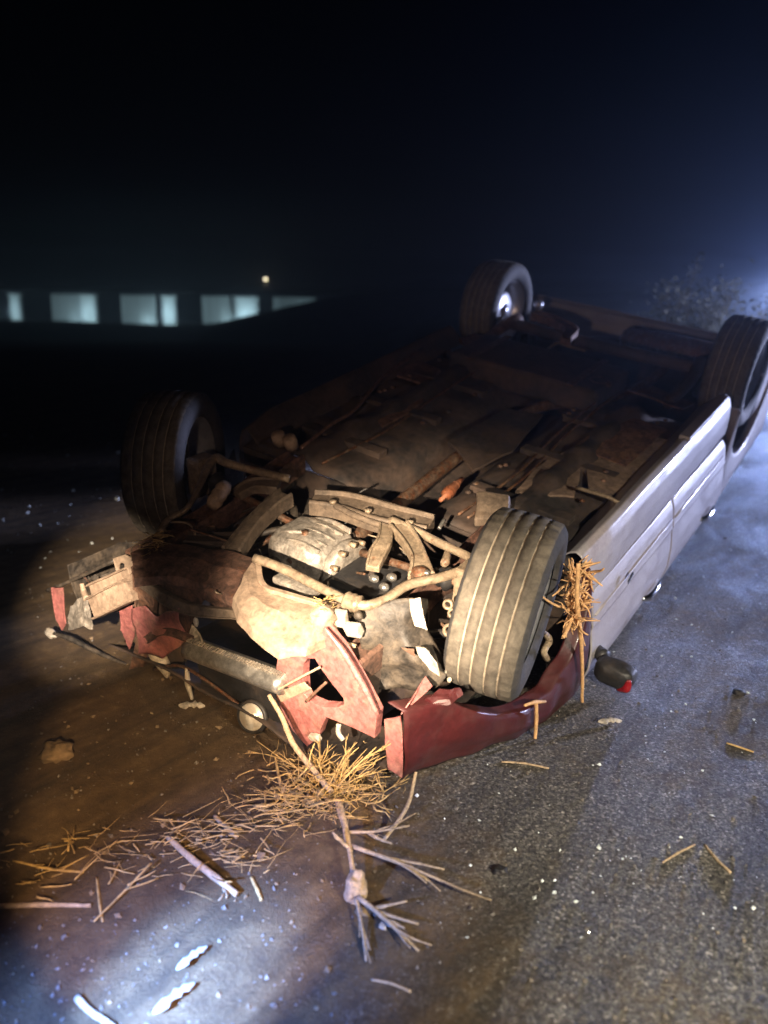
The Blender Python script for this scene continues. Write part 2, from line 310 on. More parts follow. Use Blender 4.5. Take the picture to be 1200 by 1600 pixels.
def beam(name, pts, wid, hei, m, parent, up=(0, 0, 1), n=6, lip=0.35, dent=0.003, seed=0, ch=0.2, channel=True):
    # pressed-steel channel swept along a path: chamfered box with a recessed web
    P = catmull(pts, n); bm = bmesh.new(); rings = []; U = Vector(up)
    W = wid if isinstance(wid, (list, tuple)) else [wid, wid]; H = hei if isinstance(hei, (list, tuple)) else [hei, hei]
    def at_(L, f):
        f *= len(L) - 1; k = min(int(f), len(L) - 2); return L[k] + (L[k + 1] - L[k]) * (f - k)
    for i, p in enumerate(P):
        T = (P[min(i + 1, len(P) - 1)] - P[max(i - 1, 0)]).normalized(); sd = T.cross(U).normalized(); uu = sd.cross(T)
        f = i / (len(P) - 1); a = at_(W, f) / 2; b = at_(H, f) / 2; c = min(a, b) * ch; q = a * (1 - lip)
        prof = [(-a, -b), (-a, b - c), (-a + c, b), (-q - c * 0.3, b)] + ([(-q, b - b * 0.55), (q, b - b * 0.55)] if channel else [(-q * 0.5, b), (q * 0.5, b)]) + [(q + c * 0.3, b), (a - c, b), (a, b - c), (a, -b)]
        rings.append([bm.verts.new(p + sd * x + uu * y + nz(p + sd * x, 9, dent, seed)) for x, y in prof])
    k = len(rings[0])
    for i in range(len(rings) - 1):
        for j in range(k): bm.faces.new((rings[i][j], rings[i][(j + 1) % k], rings[i + 1][(j + 1) % k], rings[i + 1][j]))
    bm.faces.new(rings[0][::-1]); bm.faces.new(rings[-1])
    o = from_bm(name, bm, m, parent)
    bv = o.modifiers.new('bevel', 'BEVEL'); bv.width = 0.0025; bv.segments = 2; bv.limit_method = 'ANGLE'; return o
# ------------------------------------------------------------------ ground
def gz(x, y):
    z = 0.0
    far = max(0.0, y - 14.0)
    left = max(0.0, min(1.0, (6.0 - x) / 8.0))
    z -= left * min(2.6, far * 0.075)
    return z
def make_ground():
    n = 260; L = 220.0
    def warp(t): return math.copysign(abs(t) ** 3.0, t) * L + t * 5.0
    vs = []; fs = []
    for j in range(n + 1):
        for i in range(n + 1):
            x = warp(i / n * 2 - 1); y = warp(j / n * 2 - 1) + 2.5
            d = math.hypot(x, y - 2.5); z = gz(x, y)
            if d < 14:
                z += 0.012 * noise.noise(Vector((x * 1.1, y * 1.1, 0))) * min(1, d / 2) + 0.004 * noise.noise(Vector((x * 7, y * 7, 3)))
            else: z += 0.15 * noise.noise(Vector((x * 0.2, y * 0.2, 0)))
            vs.append((x, y, z))
    for j in range(n):
        for i in range(n): fs.append((j * (n + 1) + i, j * (n + 1) + i + 1, (j + 1) * (n + 1) + i + 1, (j + 1) * (n + 1) + i))
    me = bpy.data.meshes.new('ground'); me.from_pydata(vs, [], fs)
    return tag(link('ground', me, 'ground', None, True), None, None, kind='structure')
make_ground()
# dark bank in front of the far building
def make_bank():
    rows = []
    top = [(-31.379,52.000,-1.917), (-21.212,52.000,-1.750), (-16.929,52.000,-1.848), (-13.812,52.000,-1.922), (-11.466,52.000,-1.854), (-9.896,52.000,-1.644), (-7.931,52.000,-1.126), (-4.540,52.000,-0.292), (-1.717,52.000,0.267), (2.904,52.000,0.512), (11.384,52.000,0.432), (26.814,52.000,0.329)]
    P = catmull(top, 8)
    for dy, hz in ((-9, 0.0), (-5, 0.45), (-2, 0.86), (0, 1.0), (3, 0.8), (5, 0.0)):
        rows.append([(p.x, p.y + dy, -3.2 + (p.z + 3.2) * hz + (0.05 * noise.noise(Vector((p.x * 0.6, dy, 0))) if hz < 1 else 0)) for p in P])
    o = sheet('hill', rows, 'hill', None, thick=0, sub=1)
    tag(o, None, None, kind='structure')
make_bank()

# ------------------------------------------------------------------ far building with lit bays
def building():
    Y = 60.0
    o = bpy.data.objects.new('roadside_building', None); C.objects.link(o)
    o.location = ((-15.934,60.000,-2.407)[0], Y, -3.0)
    tag(o, 'long low white building with lit wall bays beyond the dark bank', 'building')
    ox, oz = o.location.x, o.location.z
    X = lambda px: (px - 600) / 1303.19 * 58.4
    zt = (-15.813,60.000,-0.487)[2]
    walls = [(-60, -20), (75, 124), (184, 238), (311, 364), (422, 489)]
    pil = [(19, 34), (128, 151), (254, 274), (367, 402)]
    for a, b in walls:
        block('wall_panel', ((X(a) + X(b)) / 2 - ox, 0.3, (zt - oz) / 2), (X(b) - X(a), 0.25, zt - oz), 'plaster', o, bevel=0.02)
        for k in range(3): block('moulding', (X(a) + (X(b) - X(a)) * (0.2 + 0.3 * k) - ox, 0.15, (zt - oz) / 2), (0.12, 0.06, zt - oz - 0.2), 'plaster', o, bevel=0.01)
    for a, b in pil:
        block('pillar', ((X(a) + X(b)) / 2 - ox, -0.55, (zt - oz) / 2), (X(b) - X(a), 0.5, zt - oz), 'plaster', o, bevel=0.05)
        block('capital', ((X(a) + X(b)) / 2 - ox, -0.55, zt - oz - 0.08), (X(b) - X(a) + 0.12, 0.6, 0.14), 'plaster', o, bevel=0.03)
    block('wall', ((X(215)) - ox, 4.2, (zt - oz) / 2), (X(520) - X(-90), 0.3, zt - oz), 'dark', o, bevel=0.02)
    block('wall', (X(489) + 0.2 - ox, 2.3, (zt - oz) / 2), (0.3, 3.4, zt - oz), 'dark', o, bevel=0.02)
    block('roof', (X(215) - ox, 1.6, zt - oz + 0.17), (X(520) - X(-90) + 1, 6.4, 0.3), 'dark', o, bevel=0.03)
    for px, dy, dz, e in ((27, -2.0, 1.2, 50), (112, -0.5, 1.8, 6), (140, -2.0, 1.3, 70), (226, -0.45, 1.8, 11), (264, -2.0, 1.2, 85), (352, -0.45, 1.75, 8), (383, -1.9, 1.2, 75), (474, -0.5, 1.0, 9)):
        d = bpy.data.lights.new('bay_lamp', 'POINT'); d.energy = e * 1.0; d.color = (0.55, 0.85, 1.0); d.shadow_soft_size = 0.06
        q = bpy.data.objects.new('bay_lamp', d); C.objects.link(q); q.location = (X(px), Y + dy, zt - dz)
building()
def far_lamp():
    p = Vector((-10.521,75.000,0.526)); base = p.z - 5.5
    o = bpy.data.objects.new('street_lamp', None); C.objects.link(o); o.location = (p.x, p.y, base)
    tag(o, 'tiny lit lamp on a pole far off above the white building', 'lamp')
    tube('pole', [(0, 0.1, 0), (0, 0.1, 5.4)], [0.06, 0.04], 'dark', o, 8, 3)
    block('lamp_head', (0, 0.0, 5.56), (0.5, 0.3, 0.08), 'dark', o, bevel=0.02)
    lump('bulb', (0, -0.02, 5.45), 0.08, 'bulb', o, amp=0.0, sub=2)
    d = bpy.data.lights.new('street_lamp_light', 'POINT'); d.energy = 15; d.color = (1, 0.85, 0.6); d.shadow_soft_size = 0.12
    q = bpy.data.objects.new('street_lamp_light', d); C.objects.link(q); q.location = (p.x, p.y - 0.05, p.z - 0.22)
far_lamp()

# ------------------------------------------------------------------ the overturned car
# car frame: u = toward its nose, v = toward the side facing the carriageway, w = up (out of the underside)
CU = Vector((-0.567901, -0.802313, -0.183798)); CV = Vector((0.822470, -0.544428, -0.164747)); CW = Vector((0.032114, -0.244728, 0.969060)); CO = Vector((-0.218248, 2.828465, 0.633023))
car = bpy.data.objects.new('overturned_car', None); C.objects.link(car)
CM = Matrix(((CU.x, CV.x, CW.x, CO.x), (CU.y, CV.y, CW.y, CO.y), (CU.z, CV.z, CW.z, CO.z), (0, 0, 0, 1)))
car.matrix_world = CM
tag(car, 'wrecked red car lying upside down with its wheels in the air', 'car')
def gw(u, v): return (-0.633 + 0.1838 * u + 0.1647 * v) / 0.969       # the ground's w in the car frame
WB, TR = -2.66, 0.74

# ---- floor pan with tunnel, ribs and rear kick-up
def floor_pan():
    rows = []
    for i in range(57):
        u = -0.42 - i * 0.052; r = []
        for j in range(29):
            v = -0.76 + j * 1.52 / 28; w = -0.085
            t = max(0, 1 - (abs(v) / 0.17) ** 4); w -= 0.15 * t if u > -2.2 else 0.05 * t
            k = max(0.0, min(1.0, (-1.95 - u) / 0.3)); w -= 0.17 * k * k * (3 - 2 * k)
            if abs(v) > 0.22 and u > -1.9:
                w += 0.02 * max(0.0, min(1.0, (math.sin(u * 21 + (2 if v > 0 else 0)) - 0.1) * 4))
                if abs(abs(v) - 0.47) < 0.04: w += 0.05
            if abs(u - WB) < 0.36 and abs(v) > 0.52: w -= 0.2
            r.append((u, v, w))
        rows.append(r)
    bm = bmesh.new(); g = [[bm.verts.new(p) for p in r] for r in rows]
    for i in range(len(g) - 1):
        for j in range(len(g[0]) - 1): bm.faces.new((g[i][j], g[i][j + 1], g[i + 1][j + 1], g[i + 1][j]))
    crumple(bm, 0.005, 6, 4)
    return solid(from_bm('floor_pan', bm, 'under', car, True), 0.006)
floor_pan()
# brown floor plates caught by the torch
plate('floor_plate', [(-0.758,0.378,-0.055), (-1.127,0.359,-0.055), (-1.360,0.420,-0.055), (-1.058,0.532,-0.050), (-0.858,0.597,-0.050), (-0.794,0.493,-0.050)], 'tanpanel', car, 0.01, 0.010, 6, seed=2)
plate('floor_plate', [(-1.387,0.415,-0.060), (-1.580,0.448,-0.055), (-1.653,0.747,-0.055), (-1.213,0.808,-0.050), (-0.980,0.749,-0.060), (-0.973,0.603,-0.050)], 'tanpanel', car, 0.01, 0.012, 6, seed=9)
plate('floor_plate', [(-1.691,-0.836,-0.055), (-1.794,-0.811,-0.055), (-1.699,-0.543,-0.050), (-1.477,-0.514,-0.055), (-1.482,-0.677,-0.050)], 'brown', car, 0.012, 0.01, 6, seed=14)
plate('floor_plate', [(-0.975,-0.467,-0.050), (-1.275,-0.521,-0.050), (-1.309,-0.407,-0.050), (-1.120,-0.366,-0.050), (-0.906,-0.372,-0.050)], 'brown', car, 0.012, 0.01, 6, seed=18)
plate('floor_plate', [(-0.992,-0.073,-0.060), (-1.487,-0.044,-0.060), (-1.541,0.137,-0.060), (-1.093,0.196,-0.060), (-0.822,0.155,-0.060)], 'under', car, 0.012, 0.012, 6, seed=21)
tube('brake_line', [(-0.851,0.597,-0.000), (-0.842,0.719,0.010), (-0.844,0.780,0.000)], 0.008, 'arm', car, 8)
tube('brake_line', [(-0.427,-0.456,0.000), (-0.686,-0.493,0.010), (-0.874,-0.510,0.010), (-1.326,-0.661,0.000), (-1.807,-0.739,-0.000)], 0.009, 'brown', car, 8)
# exhaust running down the tunnel, silencer and fuel tank behind
tube('exhaust_pipe', [(-0.10, 0.05, -0.10), (-0.5, 0.02, -0.11), (-1.1, -0.02, -0.12), (-1.7, 0.03, -0.10), (-2.1, 0.2, -0.14), (-2.6, 0.28, -0.18), (-3.0, 0.3, -0.15)], 0.028, 'rusty', car, 12)
lathe('silencer', [(0.0, -0.3), (0.06, -0.3), (0.085, -0.27), (0.09, 0.0), (0.085, 0.27), (0.06, 0.3), (0.0, 0.3)], 'rusty', car, 24, at=(-3.08, 0.25, -0.1), axis=(0.1, 1, 0.05))
for u_ in (-0.7, -1.15, -1.6):
    for s_ in (1, -1): block('cross_brace', (u_, s_ * 0.44, -0.060), (0.06, 0.44, 0.03), 'under', car, bevel=0.006, dent=0.004, seed=u_)
for s_ in (0.3, 0.34, -0.36):
    tube('brake_line', [(-0.45, s_, -0.05), (-0.9, s_ + 0.02, -0.05), (-1.4, s_ - 0.02, -0.05), (-1.9, s_, -0.02), (-2.3, s_ * 0.9, -0.1)], 0.006, 'rusty', car, 7)
for k in range(40):
    lump('floor_bolt', (random.uniform(-0.5, -2.1), random.choice((-0.62, -0.47, -0.24, 0.24, 0.47, 0.62)) + random.uniform(-0.02, 0.02), -0.045), 0.014, random.choice(('rusty', 'brown', 'under')), car, 0.1, 1, k, (1, 1, 0.6))
for s_ in (-0.42, 0.16):
    block('tank_strap', (-1.98, s_, 0.043), (0.47, 0.04, 0.006), 'rusty', car, bevel=0.002)
plate('heat_shield', [(-1.75, 0.46, -0.03), (-1.30, 0.40, -0.045), (-1.25, 0.66, -0.045), (-1.72, 0.68, -0.03)], 'brown', car, 0.006, 0.012, 9)
plate('floor_plate', [(-2.30, 0.42, -0.06), (-2.05, 0.36, -0.03), (-2.0, 0.66, -0.03), (-2.25, 0.66, -0.08)], 'brown', car, 0.008, 0.012, 9)
block('fuel_tank', (-1.98, -0.12, -0.03), (0.44, 0.86, 0.14), 'under', car, bevel=0.04, dent=0.008, seed=5, segs=3, smooth=True)
lathe('spare_wheel_well', [(0.30, -0.1), (0.30, 0.02), (0.27, 0.05), (0.12, 0.06), (0.0, 0.055)], 'under', car, 32, at=(-2.98, -0.1, -0.22), axis=(0, 0, 1))
lathe('drain_cap', [(0.06, 0), (0.065, 0.02), (0.045, 0.035), (0.03, 0.02), (0, 0.02)], 'brown', car, 24, at=(-1.918,0.248,0.010), axis=(0, 0, 1))
# orange rubber boot in the tunnel
gb0, gb1 = Vector((-0.417,0.220,-0.020)), Vector((-0.685,0.188,-0.020))
lathe('gear_link_boot', [(0.0, -0.10), (0.008, -0.10), (0.009, -0.055)] + [((0.015 if k % 2 else 0.022) + 0.004 * math.sin(k * 0.5), -0.05 + 0.0095 * k) for k in range(12)] + [(0.012, 0.066), (0.009, 0.11), (0.0, 0.11)], 'orange', car, 14, at=(gb0 + gb1) / 2, axis=(gb1 - gb0))
tube('cable_end', [(-0.244,0.337,0.000), (-0.294,0.326,0.010)], 0.007, 'silver', car, 8)
for q in ((-0.387,-0.540,0.030), (-0.390,-0.480,0.030)):
    lathe('bush_sleeve', [(0, -0.03), (0.028, -0.03), (0.03, 0.0), (0.028, 0.03), (0.0, 0.03)], 'crossm', car, 18, at=q, axis=(0.5, 0.1, 1))

# ---- sills and body sides
def sill(s):
    prof = [(0.70, -0.075), (0.745, -0.03), (0.775, 0.0), (0.80, 0.012), (0.822, 0.0), (0.838, -0.04), (0.846, -0.10), (0.848, -0.165), (0.847, -0.196), (0.836, -0.206)]
    rows = []
    for i in range(19):
        u = -0.44 - i * 0.098; t = i / 18
        sh = 0.03 * max(0, 1 - i / 2.0)
        rows.append([(u, s * (v - sh * 0.6), w - sh + 0.015 * t) for v, w in prof])
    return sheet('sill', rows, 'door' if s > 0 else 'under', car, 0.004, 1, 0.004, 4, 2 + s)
sill(1); sill(-1)
def side(u0, u1, s, name, seed, dent=0.004):
    prof = [(0.842, -0.208), (0.858, -0.25), (0.872, -0.33), (0.876, -0.345), (0.872, -0.36), (0.888, -0.45), (0.892, -0.54), (0.882, -0.61), (0.862, -0.65)]
    rows = []; n = 9
    for i in range(n + 1):
        u = u0 + (u1 - u0) * i / n
        drop = 0.0
        rows.append([(u + 0.02 * (w + 0.4), s * v, max(w - drop, gw(u, s * v) + 0.012)) for v, w in prof])
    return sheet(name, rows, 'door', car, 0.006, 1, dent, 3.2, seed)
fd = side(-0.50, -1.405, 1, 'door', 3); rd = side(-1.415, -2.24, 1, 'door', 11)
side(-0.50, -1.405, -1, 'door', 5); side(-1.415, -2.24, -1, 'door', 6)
def moulding(u0, u1, par):
    bm = bmesh.new()
    add_tube(bm, [(u0, 0.868, -0.300), ((u0 + u1) / 2, 0.869, -0.296), (u1, 0.868, -0.292)], 0.008, 8, 4, flat=0.6)
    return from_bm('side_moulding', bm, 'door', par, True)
moulding(-0.52, -1.385, fd); moulding(-1.43, -2.2, rd)
def handle(u, w, par):
    bm = bmesh.new(); add_tube(bm, [(u + 0.09, 0.884, w), (u + 0.05, 0.905, w), (u - 0.05, 0.905, w), (u - 0.09, 0.884, w)], [0.012, 0.018, 0.018, 0.012], 10, 4)
    from_bm('door_handle', bm, 'chrome', par, True)
handle(-1.20, -0.56, fd); handle(-2.02, -0.54, rd)
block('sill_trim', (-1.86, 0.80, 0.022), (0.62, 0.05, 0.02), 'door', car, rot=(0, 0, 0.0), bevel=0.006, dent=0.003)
# ---- rear quarter with wheel arch, bumper, boot
def quarter(s):
    c = Vector((WB, 0, -0.06)); R = 0.38; A = []; B = []
    for i in range(17):
        a = math.radians(0 + 180 * i / 16)
        uu = c.x + R * math.cos(a); ww = c.z - R * math.sin(a) * 0.98
        A.append((uu, s * 0.868, ww))
        out = 0.42 + 0.45 * abs(math.cos(a)) ** 3
        uo = max(min(c.x + (R + 0.08) * math.cos(a) * 1.0 - (0.35 if a > 1.6 else 0) * abs(math.cos(a)) ** 2, -2.25), -3.5)
        B.append((uo, s * (0.875 - 0.03 * (i / 16)), max(-0.64 + 0.10 * (i / 16) ** 2 if 2 < i < 15 else ww - 0.02, gw(uo, s * 0.86) + 0.03)))
    rows = [[Vector(A[i]) - Vector((0, s * 0.04, 0)), A[i], Vector(A[i]).lerp(Vector(B[i]), 0.5) + Vector((0, s * 0.012, 0)), B[i]] for i in range(17)]
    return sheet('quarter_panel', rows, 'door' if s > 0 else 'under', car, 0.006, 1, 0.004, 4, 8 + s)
quarter(1); quarter(-1)
def rear_body():
    rows = []
    for s, v in ((0, -0.84), (1, -0.88), (2, -0.80), (3, -0.4), (4, 0.0), (5, 0.4), (6, 0.80), (7, 0.88), (8, 0.84)):
        ub = -3.45 + (0.0 if 1 < s < 7 else 0.16) + (0.42 if s in (0, 8) else 0)
        rows.append([(ub + 0.05, v, -0.04), (ub, v * 1.0, -0.08), (ub - 0.02, v, -0.17), (ub, v, -0.28), (ub + 0.05, v * 0.98, -0.33)])
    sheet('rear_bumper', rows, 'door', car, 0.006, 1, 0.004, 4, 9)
    rows = [[(-3.38, v, -0.32), (-3.36, v, -0.45), (-3.25, v, -0.62), (-2.9, v * 0.95, -0.70), (-2.6, v * 0.9, -0.78)] for v in (-0.82, -0.4, 0.0, 0.4, 0.82)]
    sheet('boot_lid', rows, 'red', car, 0.006, 1, 0.01, 4, 19)
    for s in (1, -1):
        block('tail_lamp', (-3.37, s * 0.72, -0.42), (0.05, 0.22, 0.12), 'redlens', car, bevel=0.012)
rear_body()
# ---- crushed roof, pillars and windows between the body and the ground
def cabin():
    rows = []
    for i in range(9):
        u = -0.75 - i * 0.25
        rows.append([(u, v, gw(u, v) + 0.025 + 0.02 * math.sin(i * 2.1 + j)) for j, v in enumerate((-0.62, -0.4, -0.1, 0.2, 0.45, 0.58))])
    sheet('roof', rows, 'red', car, 0.006, 1, 0.02, 4, 33)
    for s in (1, -1):
        for (ua, ub) in ((-0.45, -0.9), (-1.42, -1.5), (-2.35, -2.55)):
            v0, v1 = s * 0.82, s * 0.60; w1 = gw(ub, v1) + 0.04
            if w1 < -0.66: tube('pillar', [(ua, v0, -0.62), ((ua + ub) / 2, s * 0.74, (-0.62 + w1) / 2), (ub, v1, w1)], 0.03, 'black', car, 8)
        rows = [[(u, s * 0.835, -0.635), (u - 0.05, s * 0.72, (-0.635 + gw(u, s * .6)) / 2 - 0.01), (u - 0.08, s * 0.61, min(-0.64, gw(u, s * 0.6) + 0.03))] for u in (-0.6, -1.0, -1.4, -1.8, -2.3)]
        sheet('window', rows, 'black', car, 0.004, 1, 0.006, 6, 50 + s)
    # bulkhead and dark engine-bay walls
    plate('bulkhead', [(-0.42, -0.78, -0.09), (-0.42, 0.78, -0.09), (-0.46, 0.78, -0.52), (-0.46, -0.78, -0.66)], 'under', car, 0.01, 0.01)
    # bonnet folded under the nose
    rows = []
    for u in (0.52, 0.36, 0.1, -0.2, -0.5):
        rows.append([(u, v, gw(u, v) + 0.03 + 0.02 * math.sin(u * 9 + v * 5) + (0.10 if (u > 0.5 and v < 0.2) else 0)) for v in (-0.62, -0.3, 0.0, 0.3, 0.62)])
    sheet('bonnet', rows, 'under', car, 0.006, 1, 0.02, 4, 77)
    for s in (1, -1):
        plate('inner_wing', [(0.42, s * 0.50, -0.12), (0.0, s * 0.52, -0.08), (-0.42, s * 0.56, -0.10), (-0.44, s * 0.56, -0.5), (0.0, s * 0.52, -0.42), (0.42, s * 0.50, -0.36)], 'under', car, 0.008, 0.012)
cabin()

# ---- front wing on the carriageway side, with its wheel arch
def wing():
    lip = [(0.40, 0.715, -0.085), (0.33, 0.745, -0.16), (0.24, 0.785, -0.25), (0.12, 0.822, -0.335), (-0.02, 0.850, -0.395), (-0.16, 0.868, -0.405), (-0.29, 0.876, -0.36), (-0.385, 0.874, -0.27), (-0.43, 0.864, -0.17), (-0.445, 0.845, -0.06)]
    low = [(0.49, 0.685, -0.40), (0.40, 0.715, -0.412), (0.29, 0.755, -0.43), (0.17, 0.800, -0.455), (0.02, 0.845, -0.50), (-0.13, 0.872, -0.54), (-0.26, 0.885, -0.575), (-0.37, 0.89, -0.60), (-0.44, 0.888, -0.60), (-0.49, 0.87, -0.56)]
    lip[0] = (0.50, 0.683, -0.10)
    rows = []
    for a, b in zip(lip, low):
        a = Vector(a); b = Vector(b); inn = a + Vector((0, -0.045, 0.006))
        rows.append([inn, a + Vector((0, 0.004, 0.0)), a.lerp(b, 0.12) + Vector((0, 0.012, 0)), a.lerp(b, 0.55) + Vector((0, 0.02, 0)), b])
    sheet('front_wing', rows, 'red', car, 0.004, 1, 0.011, 10, 6)
    # the wing's torn front return flange
    plate('wing_flange', [(0.510,0.635,-0.157), (0.510,0.687,-0.114), (0.510,0.698,-0.211), (0.505,0.706,-0.350), (0.510,0.659,-0.343), (0.512,0.644,-0.256)], 'pink', car, 0.004, 0.002, cuts=2)
    plate('wing_edge_strip', [(0.500,0.681,-0.123), (0.36, 0.70, -0.105), (0.34, 0.66, -0.10), (0.470,0.690,-0.095)], 'pink', car, 0.004, 0.004, cuts=2)
    plate('torn_liner', [(0.400,0.681,-0.152), (0.380,0.739,-0.085), (0.360,0.784,-0.059), (0.360,0.776,-0.103), (0.360,0.799,-0.085), (0.380,0.765,-0.133)], 'red', car, 0.003, 0.018, 22, cuts=4)
wing()

# ---- wheels
def make_wheel(name_lab=None):
    ro, hw = 0.292, 0.112
    prof = [(0.192, -0.095), (0.205, -0.110), (0.240, -0.118), (0.266, -0.113), (0.280, -0.102)]; ms = [1, 1, 1, 1]
    def top(y): return ro - 0.009 * (abs(y) / hw) ** 2.6
    ys = [-0.096, -0.074]; gset = set(); g = 0.0032
    for yc in (-0.060, -0.022, 0.020, 0.060):
        for dy in (-g, -g * 0.9, g * 0.9, g): ys.append(yc + dy)
        gset |= {len(ys) - 3, len(ys) - 2}
    ys += [0.074, 0.096]
    for i, y in enumerate(ys): prof.append((top(y) - (0.006 if i in gset else 0), y))
    ms.append(0)
    for i in range(len(ys) - 1): ms.append(2 if (i in gset and i + 1 in gset) else 0)
    prof += [(0.280, 0.102), (0.266, 0.113), (0.240, 0.118), (0.205, 0.110), (0.192, 0.095)]
    ms += [0, 1, 1, 1, 1]
    tyre_bm = lathe_bm(prof, 120, ms[:len(prof) - 1])
    # cross sipes pressed into the shoulders
    tb = tyre_bm; tb.verts.ensure_lookup_table(); seg = 120
    for ri, (r, y) in enumerate(prof):
        if 0.066 < abs(y) < 0.105 and r > 0.272:
            for s in range(seg):
                if s % 3 == 0:
                    v = tb.verts[ri * seg + s]; k = (r - 0.005) / r; v.co.x *= k; v.co.z *= k
    for ri, (r, y) in enumerate(prof):
        if abs(y) < 0.066 and r > 0.2875:
            for s in range(seg):
                if (s + (2 if ri % 2 else 0)) % 4 == 0:
                    v = tb.verts[ri * seg + s]; k = (r - 0.0035) / r; v.co.x *= k; v.co.z *= k
    bmesh.ops.recalc_face_normals(tb, faces=tb.faces[:])
    tyre = bpy.data.meshes.new('tyre'); tb.to_mesh(tyre); tb.free()
    for m in ('rubber', 'rubberclean', 'rubbergroove'): tyre.materials.append(M[m])
    rb = lathe_bm([(0.200, -0.092), (0.208, -0.088), (0.203, -0.078), (0.188, -0.07), (0.176, -0.04), (0.168, 0.0), (0.172, 0.045), (0.188, 0.07), (0.203, 0.078), (0.208, 0.088), (0.200, 0.092), (0.186, 0.080), (0.172, 0.060), (0.160, 0.045), (0.155, 0.0), (0.164, -0.04), (0.180, -0.078), (0.200, -0.092)], 60)
    for k in range(7):
        a = 2 * math.pi * k / 7; b2 = bmesh.new(); bmesh.ops.create_cube(b2, size=1.0)
        for v in b2.verts:
            outer = v.co.x > 0
            v.co = Vector((0.115 + v.co.x * 0.13, 0.045 + v.co.y * 0.018 + (0.012 if outer else 0), v.co.z * (0.030 if outer else 0.055)))
        bmesh.ops.bevel(b2, geom=b2.edges[:], offset=0.004, segments=1, affect='EDGES')
        R = Matrix.Rotation(a, 4, 'Y'); b2.transform(R); me = bpy.data.meshes.new('x'); b2.to_mesh(me); b2.free(); rb.from_mesh(me); bpy.data.meshes.remove(me)
    h = lathe_bm([(0.0, 0.062), (0.03, 0.062), (0.034, 0.055), (0.062, 0.052), (0.066, 0.035), (0.06, 0.02), (0.0, 0.02)], 28); me = bpy.data.meshes.new('x'); h.to_mesh(me); h.free(); rb.from_mesh(me); bpy.data.meshes.remove(me)
    bmesh.ops.recalc_face_normals(rb, faces=rb.faces[:]); rim = bpy.data.meshes.new('rim'); rb.to_mesh(rim); rb.free(); rim.materials.append(M['rim'])
    db = lathe_bm([(0.05, -0.02), (0.06, -0.02), (0.06, -0.005), (0.13, -0.005), (0.135, 0.0), (0.13, 0.012), (0.05, 0.016)], 40); disc = bpy.data.meshes.new('disc'); db.to_mesh(disc); db.free(); disc.materials.append(M['arm'])
    kb = lathe_bm([(0.0, -0.075), (0.03, -0.075), (0.034, -0.06), (0.05, -0.055), (0.10, -0.05), (0.112, -0.04), (0.115, 0.0), (0.10, 0.02), (0.0, 0.02)], 36); drum = bpy.data.meshes.new('drum'); kb.to_mesh(drum); kb.free(); drum.materials.append(M['rim'])
    return tyre, rim, disc, drum
TY, RM, DI, DR = make_wheel()
def wheel(u, v, w, steer=0, camber=0, rear=False, label=None):
    s = 1 if v > 0 else -1
    o = link('wheel', RM, None, car); o.matrix_local = Matrix.Translation((u, v, w)) @ Matrix.Rotation(steer, 4, 'Z') @ Matrix.Rotation(camber, 4, 'X') @ Matrix.Rotation(0 if s > 0 else math.pi, 4, 'Z')
    t = link('tyre', TY, None, o); d = link('brake_drum' if rear else 'brake_disc', DR if rear else DI, None, o)
    if label: o['label'] = label
    return o
wheel(0.0, TR, 0.0, math.radians(12), math.radians(-3))
wheel(0.0, -TR, 0.0, math.radians(27), math.radians(3))
wheel(WB, -TR, 0.035, 0, math.radians(2), True)
wheel(WB, TR, 0.0, 0, 0, True)
# knuckles, struts, calipers
for s in (1, -1):
    block('steering_knuckle', (0.0, s * 0.60, 0.0), (0.10, 0.07, 0.16), 'arm', car, bevel=0.015, dent=0.006, seed=s + 2)
    block('brake_caliper', (0.10, s * 0.665, -0.05), (0.07, 0.06, 0.12), 'rusty', car, bevel=0.014)
    tube('strut', [(-0.02, s * 0.58, -0.03), (-0.05, s * 0.54, -0.22), (-0.06, s * 0.52, -0.40)], 0.028, 'black', car, 14)
    bm = bmesh.new(); pts = [(-0.04 + 0.07 * math.cos(k * 0.5), s * 0.55 + 0.07 * math.sin(k * 0.5), -0.12 - k * 0.0042) for k in range(64)]
    add_tube(bm, pts, 0.007, 6, 1, smooth=False); from_bm('coil_spring', bm, 'rusty', car, True)
    # drive shaft with pleated boot
    tube('drive_shaft', [(0.0, s * 0.56, 0.0), (-0.02, s * 0.16, -0.06)], 0.014, 'rusty', car, 12)
    prof = [(0.016, 0.0)] + [((0.046 - 0.004 * k) if k % 2 else (0.034 - 0.003 * k), 0.012 + k * 0.013) for k in range(7)] + [(0.016, 0.11)]
    lathe('shaft_boot', prof, 'black', car, 20, at=(0.0, s * 0.545, 0.0), axis=(-0.02, -s, -0.15))

# ---- front suspension: lower arms, anti-roll bar, tie rods, crossmember
tube('anti_roll_bar', [(0.357,0.008,0.050), (0.347,0.113,0.050), (0.353,0.273,0.050), (0.361,0.368,0.055), (0.351,0.432,0.055), (0.296,0.472,0.060), (0.191,0.489,0.065), (0.091,0.548,0.065), (-0.006,0.579,0.060), (-0.051,0.577,0.060), (-0.078,0.538,0.055), (-0.094,0.435,0.050), (-0.115,0.319,0.045), (-0.129,0.202,0.040)], 0.0155, 'arm', car, 12, 6)
lathe('bar_clamp', [(0.0, -0.026), (0.027, -0.026), (0.03, -0.02), (0.026, -0.008), (0.03, 0.0), (0.026, 0.01), (0.03, 0.022), (0.0, 0.026)], 'arm', car, 18, at=(0.358,0.403,0.055), axis=(-0.1, 1, 0.02))
